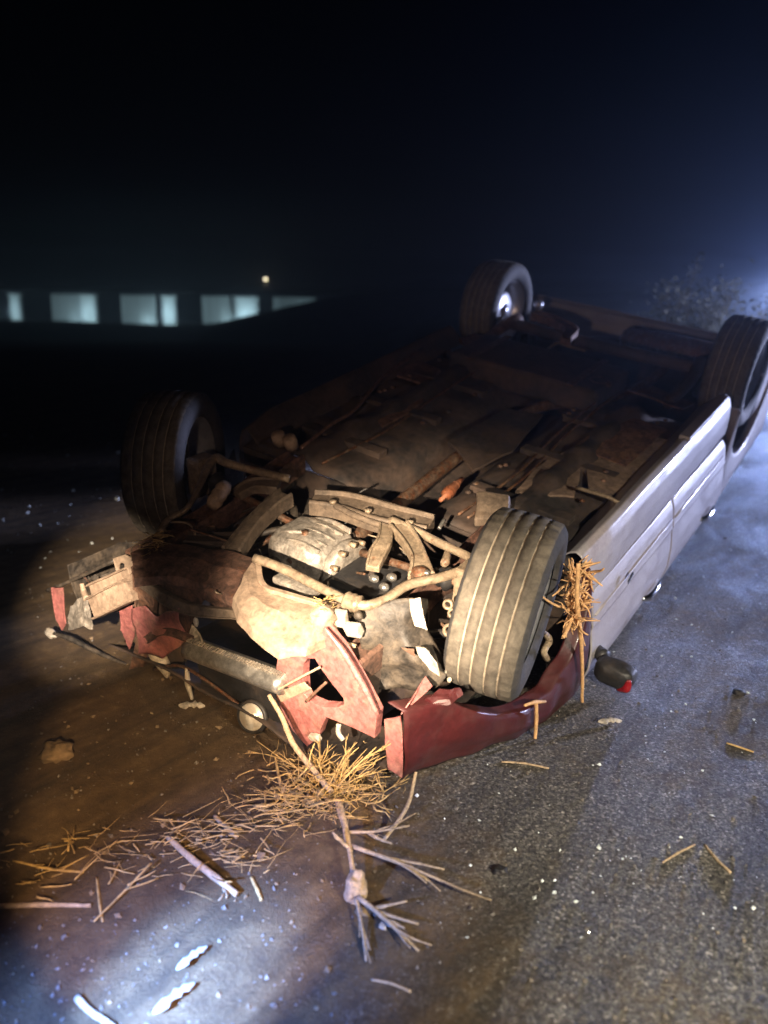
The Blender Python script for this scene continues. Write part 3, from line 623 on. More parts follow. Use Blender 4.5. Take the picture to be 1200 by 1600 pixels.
# near lower control arm: two legs of pressed steel meeting at the ball joint
beam('lower_arm', [(-0.104,0.252,0.045), (-0.043,0.340,0.050), (0.033,0.425,0.055), (0.107,0.483,0.050)], [0.075, 0.065, 0.055, 0.085], 0.035, 'arm', car, seed=6)
beam('lower_arm', [(-0.083,0.213,0.040), (0.005,0.269,0.045), (0.079,0.295,0.040), (0.144,0.321,0.030)], [0.045, 0.055, 0.06, 0.045], 0.03, 'arm', car, seed=7)
lathe('ball_joint', [(0, -0.02), (0.026, -0.02), (0.03, -0.005), (0.026, 0.012), (0.014, 0.02), (0.0, 0.022)], 'rusty', car, 20, at=(0.110,0.479,0.060), axis=(0, 0, 1))
lathe('bolt', [(0, 0), (0.012, 0), (0.012, 0.014), (0, 0.016)], 'silver', car, 6, at=(0.106,0.500,0.062), axis=(0, 0, 1))
for q in ((0.117,0.310,-0.030), (0.074,0.352,-0.030), (0.111,0.348,-0.050)):
    lump('bolt_head', q, 0.017, 'silver', car, 0.15, 2, q[0], (1, 1.1, 0.8))
tube('tie_rod', [(-0.094,0.462,0.030), (-0.036,0.487,0.030), (-0.039,0.479,0.020)], [0.012, 0.016, 0.012], 'arm', car, 10)
# crossmember beam behind the bar
beam('crossmember', [(-0.108,-0.134,-0.000), (-0.157,-0.016,0.005), (-0.164,0.151,0.015), (-0.203,0.323,0.020)], [0.10, 0.12, 0.13, 0.10], 0.06, 'dirtmetal', car, lip=0.3, seed=12)
for q in ((-0.100,-0.032,0.035), (-0.122,0.110,0.040), (-0.136,0.278,0.050)):
    lathe('bolt', [(0, 0), (0.014, 0), (0.014, 0.012), (0, 0.013)], 'arm', car, 6, at=q, axis=(0, 0, 1))
tube('crossmember_flange', [(-0.107,-0.037,0.025), (-0.086,0.095,0.030), (-0.087,0.205,0.035), (-0.115,0.334,0.030)], 0.012, 'dirtmetal', car, 8)
block('mounting_bracket', (-0.440,0.445,0.020), (0.14, 0.12, 0.05), 'dirtmetal', car, rot=(0.1, 0.2, 0.4), bevel=0.012, dent=0.018, seed=8)
# far side: bar end, link, tie rod, brake hose
tube('stabiliser_arm', [(-0.120,-0.256,0.050), (-0.087,-0.394,0.050), (-0.051,-0.506,0.060), (-0.047,-0.563,0.065), (0.010,-0.546,0.060), (0.126,-0.476,0.050), (0.233,-0.412,0.045), (0.289,-0.395,0.040), (0.346,-0.408,0.030), (0.409,-0.379,0.020)], [0.016, 0.016, 0.02, 0.014, 0.010, 0.010, 0.012], 'arm', car, 10)
lathe('drop_link_boot', [(0, -0.055), (0.024, -0.055), (0.03, -0.03), (0.026, -0.02), (0.031, 0.0), (0.027, 0.015), (0.03, 0.03), (0.022, 0.055), (0.0, 0.055)], 'crossm', car, 18, at=(0.137,-0.368,0.050), axis=(0.9, 0.25, -0.3))
beam('lower_arm', [(0.029,-0.392,-0.000), (-0.045,-0.369,0.015), (-0.099,-0.289,0.020)], [0.05, 0.075, 0.10], 0.035, 'dirtmetal', car, seed=31)
beam('subframe_rail', [(0.312,-0.141,-0.020), (0.175,-0.192,-0.015), (0.023,-0.232,-0.010), (-0.077,-0.232,0.000)], [0.07, 0.06, 0.06, 0.07], 0.06, 'dirtmetal', car, seed=34)
beam('subframe_rail', [(0.311,-0.367,-0.060), (0.261,-0.291,-0.060), (0.202,-0.231,-0.060)], 0.07, 0.05, 'under', car, seed=35)
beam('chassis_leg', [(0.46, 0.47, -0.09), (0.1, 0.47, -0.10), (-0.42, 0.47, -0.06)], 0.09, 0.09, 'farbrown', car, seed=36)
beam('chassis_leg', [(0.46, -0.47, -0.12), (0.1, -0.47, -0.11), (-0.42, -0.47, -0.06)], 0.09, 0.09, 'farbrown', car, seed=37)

# ---- engine, gearbox, sump
block('engine_block', (-0.02, 0.10, -0.30), (0.42, 0.62, 0.26), 'under', car, bevel=0.03, dent=0.02, seed=2)
bm = bmesh.new(); bmesh.ops.create_icosphere(bm, subdivisions=4, radius=1.0)
gc = Vector((0.039,-0.020,-0.100))
for v_ in bm.verts:
    n3 = v_.co.copy(); e = [abs(c) ** 0.55 * (1 if c > 0 else -1) for c in n3]
    v_.co = Vector((e[0] * 0.12, e[1] * 0.135, e[2] * 0.085)) * (1 + 0.05 * noise.noise(n3 * 3)) + gc
    if abs(math.sin(v_.co.y * 60)) > 0.9: v_.co.z += 0.006
from_bm('gearbox', bm, 'alu', car, True)
tube('gearbox_rib', [gc + Vector((0.07, -0.12, 0.05)), gc + Vector((0.04, -0.04, 0.088)), gc + Vector((-0.03, 0.09, 0.07))], 0.009, 'alu', car, 8)
lathe('bell_housing', [(0.06, -0.02), (0.115, -0.02), (0.12, -0.012), (0.12, 0.012), (0.112, 0.02), (0.07, 0.024), (0.0, 0.024)], 'alu', car, 32, at=gc + Vector((-0.01, 0.15, -0.03)), axis=(0, 1, 0.1))
for k in range(9):
    a_ = k * 0.5 - 0.6
    lathe('bolt', [(0, -0.01), (0.010, -0.01), (0.010, 0.016), (0, 0.017)], 'arm', car, 6, at=gc + Vector((-0.01 + 0.117 * math.sin(a_), 0.165, -0.03 + 0.117 * math.cos(a_))), axis=(0, 1, 0))
for k in range(5):
    beam('gearbox_web', [gc + Vector((-0.10 + 0.045 * k, -0.11, 0.045)), gc + Vector((-0.10 + 0.045 * k, 0.0, 0.082)), gc + Vector((-0.10 + 0.045 * k, 0.10, 0.076))], 0.008, 0.02, 'alu', car, channel=False, seed=k)
lathe('drain_plug', [(0, 0), (0.022, 0), (0.022, 0.01), (0.012, 0.012), (0.012, 0.024), (0, 0.024)], 'rusty', car, 12, at=gc + Vector((0.03, 0.0, 0.078)), axis=(0.2, 0, 1))
block('sump', (0.05, 0.25, -0.12), (0.24, 0.20, 0.10), 'black', car, bevel=0.025, dent=0.008, seed=4, segs=3)
block('gearbox_mount', (0.324,0.158,-0.010), (0.07, 0.16, 0.03), 'alu', car, rot=(0, 0, -0.1), bevel=0.008, dent=0.008, seed=11)
lathe('alternator', [(0, -0.06), (0.05, -0.06), (0.06, -0.045), (0.06, 0.045), (0.05, 0.06), (0.02, 0.06), (0.02, 0.075), (0, 0.075)], 'alu', car, 24, at=(0.22, 0.30, -0.22), axis=(0.3, 1, 0))
lathe('pulley', [(0, -0.02), (0.06, -0.02), (0.05, -0.01), (0.06, 0.0), (0.05, 0.01), (0.06, 0.02), (0, 0.02)], 'rusty', car, 28, at=(0.12, 0.44, -0.16), axis=(0, 1, 0))
for k in range(26):
    a = Vector((random.uniform(-0.35, 0.36), random.uniform(-0.5, 0.46), random.uniform(-0.22, -0.08)))
    b_ = a + Vector((random.uniform(-0.2, 0.2), random.uniform(-0.25, 0.25), random.uniform(-0.1, 0.06)))
    tube('hose', [a, a.lerp(b_, 0.35) + Vector((0, 0, 0.05)), a.lerp(b_, 0.7) + Vector((0.03, 0, 0.02)), b_], random.choice((0.008, 0.012, 0.016)), random.choice(('black', 'under', 'liner', 'liner', 'rusty')), car, 8)
for k in range(30):
    block('engine_bracket', (random.uniform(-0.36, 0.36), random.uniform(-0.5, 0.46), random.uniform(-0.24, -0.10)), (random.uniform(0.02, 0.12), random.uniform(0.02, 0.10), random.uniform(0.015, 0.06)), random.choice(('under', 'liner', 'liner', 'rusty', 'black', 'alu')), car, rot=(random.uniform(-.6, .6), random.uniform(-.6, .6), random.uniform(0, 3)), bevel=0.005, dent=0.004, seed=k)

for k in range(46):
    a = Vector((random.uniform(-0.25, 0.42), random.uniform(-0.42, 0.60), random.uniform(-0.16, 0.0)))
    pts = [a]; d_ = Vector((random.uniform(-1, 1), random.uniform(-1, 1), random.uniform(-0.3, 0.3))).normalized()
    for q_ in range(4):
        d_ = (d_ + Vector((random.uniform(-1, 1), random.uniform(-1, 1), random.uniform(-0.5, 0.35))) * 0.7).normalized(); nx = pts[-1] + d_ * random.uniform(0.03, 0.07); nx.z = min(nx.z, 0.02); pts.append(nx)
    tube('wire', pts, random.choice((0.0022, 0.003, 0.0045)), random.choice(('black', 'liner', 'rusty', 'liner', 'arm')), car, 5, 4)
# ---- front panel: dusty lower crossmember, brown far half, hanging panels
def front_panel():
    top = [(0.539,-0.375,-0.000), (0.457,-0.359,0.000), (0.390,-0.277,-0.000), (0.356,-0.147,0.010), (0.330,-0.018,0.020), (0.424,0.095,0.025), (0.425,0.180,0.030), (0.407,0.266,0.030), (0.366,0.338,0.030), (0.350,0.389,0.020)]
    bot = [(0.605,-0.274,-0.020), (0.550,-0.233,-0.015), (0.516,-0.145,-0.010), (0.503,-0.039,0.000), (0.514,0.066,0.010), (0.560,0.132,0.010), (0.593,0.218,0.010), (0.603,0.325,0.000), (0.555,0.388,0.010), (0.459,0.406,0.000)]
    rows = []
    for a, b in zip(top, bot):
        a = Vector(a); b = Vector(b)
        rows.append([a + Vector((-0.015, 0, -0.04)), a, a.lerp(b, 0.5) + Vector((0.0, 0, 0.014)), b, b + Vector((0.008, 0, -0.03))])
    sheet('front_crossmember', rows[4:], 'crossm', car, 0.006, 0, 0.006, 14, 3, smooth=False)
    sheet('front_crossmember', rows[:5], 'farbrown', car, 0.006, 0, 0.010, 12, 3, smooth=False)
    beam('crossmember_flange', [(0.352,0.014,0.030), (0.434,0.115,0.035), (0.434,0.201,0.040), (0.415,0.288,0.040), (0.385,0.357,0.040)], 0.018, 0.014, 'crossm', car, channel=False)
    # loose wrapping of plastic and cloth on the corner where the bracket starts
    lump('torn_padding', (0.460,0.371,0.040), 0.048, 'crossm', car, 0.35, 3, 4, (0.8, 0.75, 1.0), 2.2)
    # far half: dark brown panel hanging below it
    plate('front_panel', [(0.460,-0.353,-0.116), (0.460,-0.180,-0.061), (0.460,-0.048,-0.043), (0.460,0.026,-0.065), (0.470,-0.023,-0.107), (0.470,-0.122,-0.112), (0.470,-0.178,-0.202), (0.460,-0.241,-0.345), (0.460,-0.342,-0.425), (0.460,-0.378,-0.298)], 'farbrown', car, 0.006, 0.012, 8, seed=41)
    plate('front_post', [(0.490,-0.439,-0.099), (0.490,-0.358,-0.075), (0.490,-0.334,-0.177), (0.485,-0.378,-0.354), (0.480,-0.462,-0.566), (0.480,-0.547,-0.630), (0.490,-0.473,-0.443), (0.490,-0.440,-0.253)], 'brown', car, 0.02, 0.006, 8, seed=43, bevel=0.004)
    plate('front_post', [(0.440,-0.370,-0.222), (0.440,-0.213,-0.177), (0.430,-0.238,-0.320), (0.420,-0.328,-0.567), (0.420,-0.411,-0.631), (0.430,-0.397,-0.443)], 'under', car, 0.02, 0.008, 8, seed=44)
    # radiator: finned tank lying across, dark core behind
    a, b = Vector((0.500,-0.171,-0.318)), Vector((0.500,0.254,-0.243)); d = (b - a).normalized()
    bm = bmesh.new(); add_tube(bm, [a, a.lerp(b, 0.33), a.lerp(b, 0.66), b], 0.044, 18, 6, flat=0.8); from_bm('radiator_tank', bm, 'silver', car, True)
    L = (b - a).length
    for k in range(34):
        p = a + d * (L * (k + 0.5) / 34) + Vector((0.008, 0, 0.041))
        block('crimp_tab', p, (0.02, L / 34 * 0.6, 0.006), 'alu', car, rot=(math.atan2(d.z, d.y), 0, 0), bevel=0)
    block('radiator_core', ((a + b) / 2 + Vector((-0.05, 0, -0.12))), (0.035, L * 1.05, 0.20), 'black', car, rot=(math.atan2(d.z, d.y), 0, 0), bevel=0.004)
    plate('radiator_bracket', [(0.470,-0.189,-0.243), (0.470,-0.154,-0.267), (0.490,-0.116,-0.274), (0.490,-0.162,-0.308), (0.480,-0.194,-0.281)], 'alu', car, 0.006, 0.004)
    lump('clip', (0.480,-0.136,-0.155), 0.011, 'whitep', car, 0.3, 2, 1); lump('clip', (0.480,-0.157,-0.213), 0.013, 'whitep', car, 0.3, 2, 2, (0.7, 0.8, 1.6))
    tube('hanging_strip', [(0.500,-0.202,-0.428), (0.500,-0.203,-0.496), (0.500,-0.190,-0.562)], [0.007, 0.012, 0.006], 'whitep', car, 6)
    # curved pale lamp rim on the far side, near the ground
    tube('lamp_rim', [(0.460,-0.459,-0.485), (0.460,-0.412,-0.498), (0.460,-0.376,-0.534), (0.460,-0.361,-0.582)], [0.012, 0.03, 0.026, 0.008], 'whitep', car, 8)
front_panel()
# bent bars and creased red sheet joining the far corner to the centre
beam('bent_bar', [(0.500,-0.414,-0.142), (0.500,-0.264,-0.155), (0.490,-0.159,-0.154), (0.480,0.044,-0.090)], [0.03, 0.045, 0.04, 0.03], 0.02, 'dirtmetal', car, up=(1, 0, 0.2), dent=0.008, seed=61)
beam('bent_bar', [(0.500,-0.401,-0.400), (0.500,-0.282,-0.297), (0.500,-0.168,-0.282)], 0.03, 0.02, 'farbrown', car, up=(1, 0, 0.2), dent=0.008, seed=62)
sheet('creased_panel', [[(0.500,-0.464,-0.286), (0.500,-0.452,-0.381), (0.490,-0.491,-0.513)], [(0.515,-0.363,-0.216), (0.500,-0.372,-0.342), (0.490,-0.418,-0.487)], [(0.490,-0.319,-0.252), (0.510,-0.293,-0.325), (0.480,-0.360,-0.481)], [(0.505,-0.197,-0.158), (0.490,-0.201,-0.264), (0.480,-0.241,-0.367)]], 'pink', car, 0.003, 1, 0.02, 12, 71)
tube('bent_rod', [(0.470,-0.425,-0.572), (0.490,-0.253,-0.448), (0.500,-0.114,-0.430), (0.490,0.030,-0.467)], 0.006, 'rusty', car, 8)
# red headlamp bracket with a three-cornered opening
outer = [(0.490,0.225,-0.121), (0.490,0.310,-0.011), (0.490,0.395,0.046), (0.490,0.454,0.001), (0.490,0.525,-0.081), (0.490,0.593,-0.171), (0.490,0.593,-0.268), (0.490,0.496,-0.280), (0.490,0.410,-0.294), (0.490,0.380,-0.394), (0.490,0.328,-0.478), (0.490,0.269,-0.440), (0.490,0.211,-0.334), (0.490,0.214,-0.225)]
inner = [(0.485,0.315,-0.143), (0.485,0.330,-0.110), (0.485,0.360,-0.094), (0.485,0.390,-0.123), (0.485,0.429,-0.157), (0.485,0.473,-0.193), (0.485,0.478,-0.216), (0.485,0.445,-0.246), (0.485,0.396,-0.269), (0.485,0.360,-0.274), (0.485,0.335,-0.272), (0.485,0.319,-0.260), (0.485,0.315,-0.226), (0.485,0.312,-0.185)]
hb = ringplate('headlamp_bracket', outer, inner, 'pink', car, 0.006, 0.006, 5, 0.03, (-1, 0, 0))
tube('bracket_flange', [(0.505,0.413,0.056), (0.505,0.479,0.005), (0.505,0.549,-0.076), (0.505,0.607,-0.160)], [0.006, 0.010, 0.010, 0.007], 'pink', hb, 6)
tube('wire', [(0.530,0.238,-0.262), (0.530,0.333,-0.158), (0.510,0.400,-0.091)], 0.004, 'twig', car, 6)
tube('wire', [(0.520,0.354,-0.246), (0.520,0.394,-0.182), (0.510,0.424,-0.137)], 0.005, 'brown', car, 6)
plate('bracket_web', [(0.510,0.225,-0.290), (0.500,0.332,-0.195), (0.500,0.362,-0.204), (0.505,0.241,-0.322)], 'crossm', car, 0.004, 0.003, cuts=1)
# lamps and small torn pieces at the nose
fl = lathe('fog_lamp', [(0.0, 0.020), (0.018, 0.020), (0.020, 0.017), (0.030, 0.0165), (0.032, 0.013), (0.042, 0.011), (0.048, 0.004), (0.048, -0.015), (0.03, -0.05), (0.0, -0.055)], 'lens', car, 32, at=(0.500,0.103,-0.474), axis=(1.0, 0.15, 0.45))
lathe('lamp_bezel', [(0.047, -0.014), (0.056, -0.012), (0.060, 0.0), (0.054, 0.009), (0.047, 0.006)], 'black', fl, 32, at=(0.500,0.103,-0.474), axis=(1.0, 0.15, 0.45))
tube('lamp_wire', [(0.490,0.071,-0.585), (0.490,0.099,-0.604), (0.480,0.131,-0.617)], 0.005, 'twig', car, 6)
block('broken_clip', (0.500,0.373,-0.401), (0.02, 0.045, 0.022), 'whitep', car, rot=(0.5, 0.2, 0), bevel=0.005)
tube('broken_clip', [(0.500,0.465,-0.291), (0.500,0.465,-0.325), (0.500,0.483,-0.344)], 0.008, 'whitep', car, 6)
plate('side_bracket', [(0.440,0.461,-0.116), (0.440,0.479,-0.092), (0.440,0.504,-0.128), (0.440,0.519,-0.164), (0.440,0.496,-0.182), (0.440,0.471,-0.151)], 'arm', car, 0.006, 0.004)
# muddy wing liner between bar and wheel, with pale torn patches
rows = [[(0.360,0.439,0.042), (0.380,0.442,-0.052), (0.380,0.436,-0.155), (0.360,0.450,-0.254)],
        [(0.330,0.495,0.067), (0.360,0.511,-0.021), (0.360,0.521,-0.124), (0.340,0.542,-0.230)],
        [(0.300,0.555,0.096), (0.310,0.564,-0.012), (0.330,0.597,-0.089), (0.320,0.632,-0.188)],
        [(0.240,0.571,0.078), (0.240,0.607,-0.035), (0.260,0.653,-0.097), (0.280,0.688,-0.150)]]
sheet('wing_liner', rows, 'liner', car, 0.005, 1, 0.035, 11, 13)
plate('torn_patch', [(0.315,0.572,0.122), (0.310,0.605,0.139), (0.315,0.622,0.090), (0.320,0.642,0.045), (0.335,0.607,0.054), (0.325,0.585,0.084)], 'whitep', car, 0.004, 0.003)
plate('torn_patch', [(0.350,0.626,-0.003), (0.350,0.656,0.008), (0.350,0.698,-0.027), (0.340,0.709,-0.076), (0.350,0.679,-0.061), (0.350,0.641,-0.033)], 'whitep', car, 0.004, 0.003)
plate('torn_patch', [(0.365,0.583,-0.019), (0.360,0.624,-0.007), (0.360,0.630,-0.032)], 'brown', car, 0.004, 0.003, cuts=1)
block('relay_box', (0.420,0.453,0.017), (0.03, 0.05, 0.04), 'whitep', car, rot=(0.25, 0.3, 0.2), bevel=0.006)
block('relay_box', (0.420,0.404,0.036), (0.03, 0.04, 0.05), 'whitep', car, rot=(0.1, 0.1, 0.3), bevel=0.006)
tube('wiring_loom', [(0.430,0.382,0.058), (0.440,0.396,0.011), (0.440,0.420,-0.029), (0.420,0.462,-0.040)], [0.007, 0.009, 0.008, 0.006], 'twig', car, 8)
lump('plug', (0.400,0.454,0.057), 0.014, 'liner', car, 0.3, 2, 3)
# pale rings of the torn brake-hose clamps beside the tyre
for q, r in (((0.200,0.652,-0.025), 0.022), ((0.200,0.637,0.066), 0.016), ((0.200,0.657,0.042), 0.016)):
    lathe('hose_clamp', [(r * 0.6, -0.01), (r, -0.008), (r * 1.05, 0.0), (r, 0.008), (r * 0.6, 0.01), (r * 0.6, -0.01)], 'arm', car, 18, at=q, axis=(1, 0.3, 0.4))
for q in ((0.270,0.677,-0.143), (0.270,0.704,-0.143), (0.260,0.682,-0.127)): lump('clip', q, 0.008, 'whitep', car, 0.3, 2, q[1])

# ---- far-side nose: rail ends, crumpled wing strip
beam('rail_end', [(0.500,-0.677,-0.304), (0.490,-0.567,-0.220), (0.480,-0.465,-0.148)], 0.05, 0.055, 'crossm', car, up=(1, 0, 0.3), seed=5)
beam('rail_end', [(0.530,-0.650,-0.355), (0.520,-0.538,-0.264), (0.500,-0.449,-0.196)], 0.085, 0.05, 'crossm', car, up=(1, 0, 0.3), seed=6, lip=0.2)
plate('wing_strip', [(0.500,-0.954,-0.416), (0.500,-0.870,-0.378), (0.500,-0.887,-0.485), (0.510,-0.882,-0.555), (0.510,-0.919,-0.609), (0.510,-0.945,-0.563)], 'pink', car, 0.005, 0.004, cuts=2)
tube('wing_edge', [(0.460,-1.053,-0.496), (0.460,-0.926,-0.408), (0.460,-0.743,-0.274), (0.450,-0.599,-0.166)], 0.007, 'liner', car, 8)
plate('crumpled_bracket', [(0.520,-0.803,-0.421), (0.510,-0.752,-0.373), (0.520,-0.689,-0.327), (0.530,-0.679,-0.393), (0.540,-0.658,-0.458), (0.550,-0.704,-0.456), (0.530,-0.835,-0.552), (0.500,-0.833,-0.506)], 'alu', car, 0.006, 0.010, 22, seed=52)
tube('bracket_tang', [(0.500,-0.743,-0.304), (0.500,-0.739,-0.338), (0.520,-0.696,-0.342)], [0.008, 0.012, 0.014], 'crossm', car, 7)
plate('wing_strip', [(0.510,-0.527,-0.324), (0.500,-0.469,-0.274), (0.500,-0.459,-0.341), (0.490,-0.486,-0.437), (0.480,-0.533,-0.522), (0.490,-0.519,-0.424), (0.500,-0.550,-0.427)], 'pink', car, 0.005, 0.006, cuts=2)
ringplate('rail_flange', [(0.480,-0.554,-0.121), (0.480,-0.486,-0.077), (0.480,-0.447,-0.076), (0.480,-0.448,-0.124), (0.490,-0.476,-0.164), (0.490,-0.531,-0.171)], [(0.480,-0.523,-0.135), (0.480,-0.506,-0.117), (0.480,-0.493,-0.117), (0.480,-0.496,-0.134), (0.480,-0.512,-0.152), (0.480,-0.526,-0.153)], 'crossm', car, 0.008, 0.004, 9)
for k in range(10):
    a = Vector((0.42 + random.uniform(-0.10, 0.04), random.uniform(-0.84, -0.5), random.uniform(-0.52, -0.30)))
    p3 = [a + Vector((random.uniform(-.03, .03), random.uniform(-.07, .07), random.uniform(-.07, .07))) for q_ in range(4)]
    plate('torn_sheet', p3, random.choice(('liner', 'farbrown', 'liner', 'under')), car, 0.004, 0.012, 15, 2, seed=k)
lump('torn_foam', (0.500,-1.020,-0.678), 0.026, 'whitep', car, 0.4, 3, 8, (0.7, 1.4, 0.6))
tube('edge_trim', [(0.500,-1.001,-0.669), (0.480,-0.920,-0.668), (0.460,-0.788,-0.680), (0.440,-0.621,-0.678)], [0.008, 0.012, 0.010, 0.006], 'liner', car, 7)
plate('wing', [(0.46, -0.88, -0.30), (0.20, -0.90, -0.34), (-0.05, -0.90, -0.44), (-0.35, -0.90, -0.40), (-0.46, -0.88, -0.15), (-0.50, -0.88, -0.62), (0.0, -0.88, -0.62), (0.44, -0.86, -0.55)], 'liner', car, 0.006, 0.012)

# ---- rear axle
tube('rear_axle_beam', [(WB + 0.1, -0.62, 0.0), (WB + 0.12, -0.2, 0.0), (WB + 0.12, 0.2, 0.0), (WB + 0.1, 0.62, 0.0)], 0.035, 'under', car, 12)
beam('trailing_arm', [(-2.625,-0.477,0.060), (-2.613,-0.344,0.060), (-2.541,-0.186,0.050), (-2.363,-0.138,0.045)], [0.05, 0.07, 0.08, 0.06], 0.05, 'brown', car, seed=3)
tube('trailing_arm', [(WB + 0.05, -0.56, 0.02), (-2.4, -0.58, 0.0), (-2.1, -0.56, -0.06)], [0.04, 0.035, 0.03], 'brown', car, 10)
tube('trailing_arm', [(WB + 0.05, 0.56, 0.02), (-2.4, 0.58, 0.0), (-2.1, 0.56, -0.06)], [0.04, 0.035, 0.03], 'under', car, 10)
plate('spring_seat', [(-2.122,-0.684,-0.020), (-2.184,-0.628,0.000), (-2.206,-0.505,0.000), (-2.062,-0.368,-0.020), (-1.963,-0.419,-0.020), (-1.923,-0.493,-0.020)], 'brown', car, 0.03, 0.014, 9, seed=10)
lump('hub_nut', (-2.750,-0.503,0.090), 0.03, 'rim', car, 0.2, 2, 5)
for s in (1, -1):
    tube('damper', [(WB - 0.12, s * 0.55, 0.0), (WB - 0.16, s * 0.53, -0.25)], 0.024, 'black', car, 10)
tube('brake_line', [(-2.248,-0.202,0.000), (-2.358,-0.186,0.020), (-2.411,-0.148,-0.000), (-2.405,-0.028,0.000)], 0.008, 'arm', car, 7)
# ---- door mirror hanging by the ground
mo = Vector((-0.519,0.990,-0.508))
bm = bmesh.new(); bmesh.ops.create_icosphere(bm, subdivisions=4, radius=1.0)
for v_ in bm.verts:
    e = [abs(q_) ** 0.62 * (1 if q_ > 0 else -1) for q_ in v_.co]
    if e[0] < -0.35: e[0] = -0.35 - 0.12 * (1 if e[1] ** 2 + e[2] ** 2 < 0.62 else 0) * -1
    v_.co = Vector((e[0] * 0.052, e[1] * 0.076, e[2] * 0.050)) + nz(v_.co, 3, 0.003, 1) + mo
mir = from_bm('side_mirror', bm, 'black', car, True)
bm = bmesh.new(); add_tube(bm, [mo + Vector((0.034, 0.060, 0.02)), mo + Vector((0.042, 0.062, -0.015)), mo + Vector((0.034, 0.03, -0.042))], [0.010, 0.018, 0.012], 8, 5)
from_bm('side_repeater', bm, 'redlens', mir, True)
block('mirror_glass', mo + Vector((-0.026, 0, 0)), (0.006, 0.12, 0.076), 'chrome', mir, bevel=0.002)
tube('mirror_arm', [mo + Vector((-0.03, -0.06, 0.02)), mo + Vector((-0.09, -0.13, 0.0))], [0.03, 0.022], 'black', mir, 10)
# torn cloth and belt ends in the wheel arch
tube('belt_end', [(-0.178,0.800,-0.190), (-0.272,0.800,-0.291), (-0.212,0.810,-0.299), (-0.259,0.810,-0.365)], [0.008, 0.014, 0.012, 0.012], 'twig', car, 6)
lump('torn_foam', (-0.345,0.800,-0.447), 0.028, 'whitep', car, 0.35, 3, 12, (1, 0.7, 0.7))
tube('torn_cloth', [(-0.453,0.810,-0.559), (-0.378,0.820,-0.571), (-0.287,0.830,-0.562)], [0.03, 0.026, 0.012], 'whitep', car, 8)

# mud flap scraps hanging at the door foot
block('door_scrap', (-0.977,0.930,-0.570), (0.012, 0.02, 0.05), 'chrome', car, rot=(0, 0.3, 0), bevel=0.003)
block('door_scrap', (-0.800,0.895,-0.275), (0.05, 0.008, 0.02), 'chrome', car, rot=(0, 0.5, 0), bevel=0.003)

# ------------------------------------------------------------------ dry plants caught on the wreck and lying about
def blade(bm, a, d, L, r, bend, seg=3, kink=0.16):
    d = Vector(d).normalized(); a = Vector(a); side = d.orthogonal().normalized(); side.rotate(Quaternion(d, random.uniform(0, 6.28)))
    kk = random.uniform(-kink, kink); s2 = d.cross(side)
    pts = [a, a + d * L * random.uniform(0.25, 0.4) + side * bend * L * 0.15 + s2 * kk * L, a + d * L * random.uniform(0.6, 0.8) + side * bend * L * 0.5 - s2 * kk * L * 0.6, a + d * L + side * bend * L]
    add_tube(bm, pts, [r, r, r * 0.55], seg, 2)
def fork(bm, a, b, r, depth, spread=0.5):
    a = Vector(a); b = Vector(b); d = b - a; L = d.length
    mid = a.lerp(b, 0.5) + nz(a, 11, L * 0.09, L)
    add_tube(bm, [a, mid, b], [r, r * 0.75, r * 0.45], 7, 6, 0.16)
    if depth > 0:
        for k in range(random.choice((3, 4))):
            t = random.uniform(0.25, 0.85); p = a.lerp(mid, t * 2) if t < 0.5 else mid.lerp(b, t * 2 - 1)
            e = d.normalized() + Vector((random.uniform(-1, 1), random.uniform(-1, 1), random.uniform(-0.25, 0.6))) * spread
            fork(bm, p, p + e.normalized() * L * random.uniform(0.25, 0.5), r * 0.55, depth - 1, spread)
def stick(name, pts, r, label, m='twig', cat='stick', grp=None, depth=0, rough=0.10):
    P = [Vector(p) for p in pts]; rr = r[0] if isinstance(r, (list, tuple)) else r
    if m != 'strawred' and all(p.z < 0.021 for p in P): P = [Vector((p.x, p.y, rr * 0.8)) for p in P]
    base = P[0].copy(); bm = bmesh.new()
    P = [p - base for p in P]
    add_tube(bm, P, r if isinstance(r, (list, tuple)) else [r, r * 0.9, r * 0.7], 7, 6, rough)
    for k in range(depth):
        i = random.randrange(len(P) - 1); p = P[i].lerp(P[i + 1], random.uniform(0.3, 0.8)); d = (P[-1] - P[0]).normalized() + Vector((random.uniform(-.8, .8), random.uniform(-.8, .8), random.uniform(0, .5)))
        blade(bm, p, d, (P[-1] - P[0]).length * random.uniform(0.15, 0.35), 0.003, 0.3, 5)
    o = from_bm(name, bm, m, None, True); o.location = base
    return tag(o, label, cat, grp or {'stick': 'sticks and stalks lying on the ground', 'stalk': 'stalks hanging on the wheel and wing'}.get(cat))
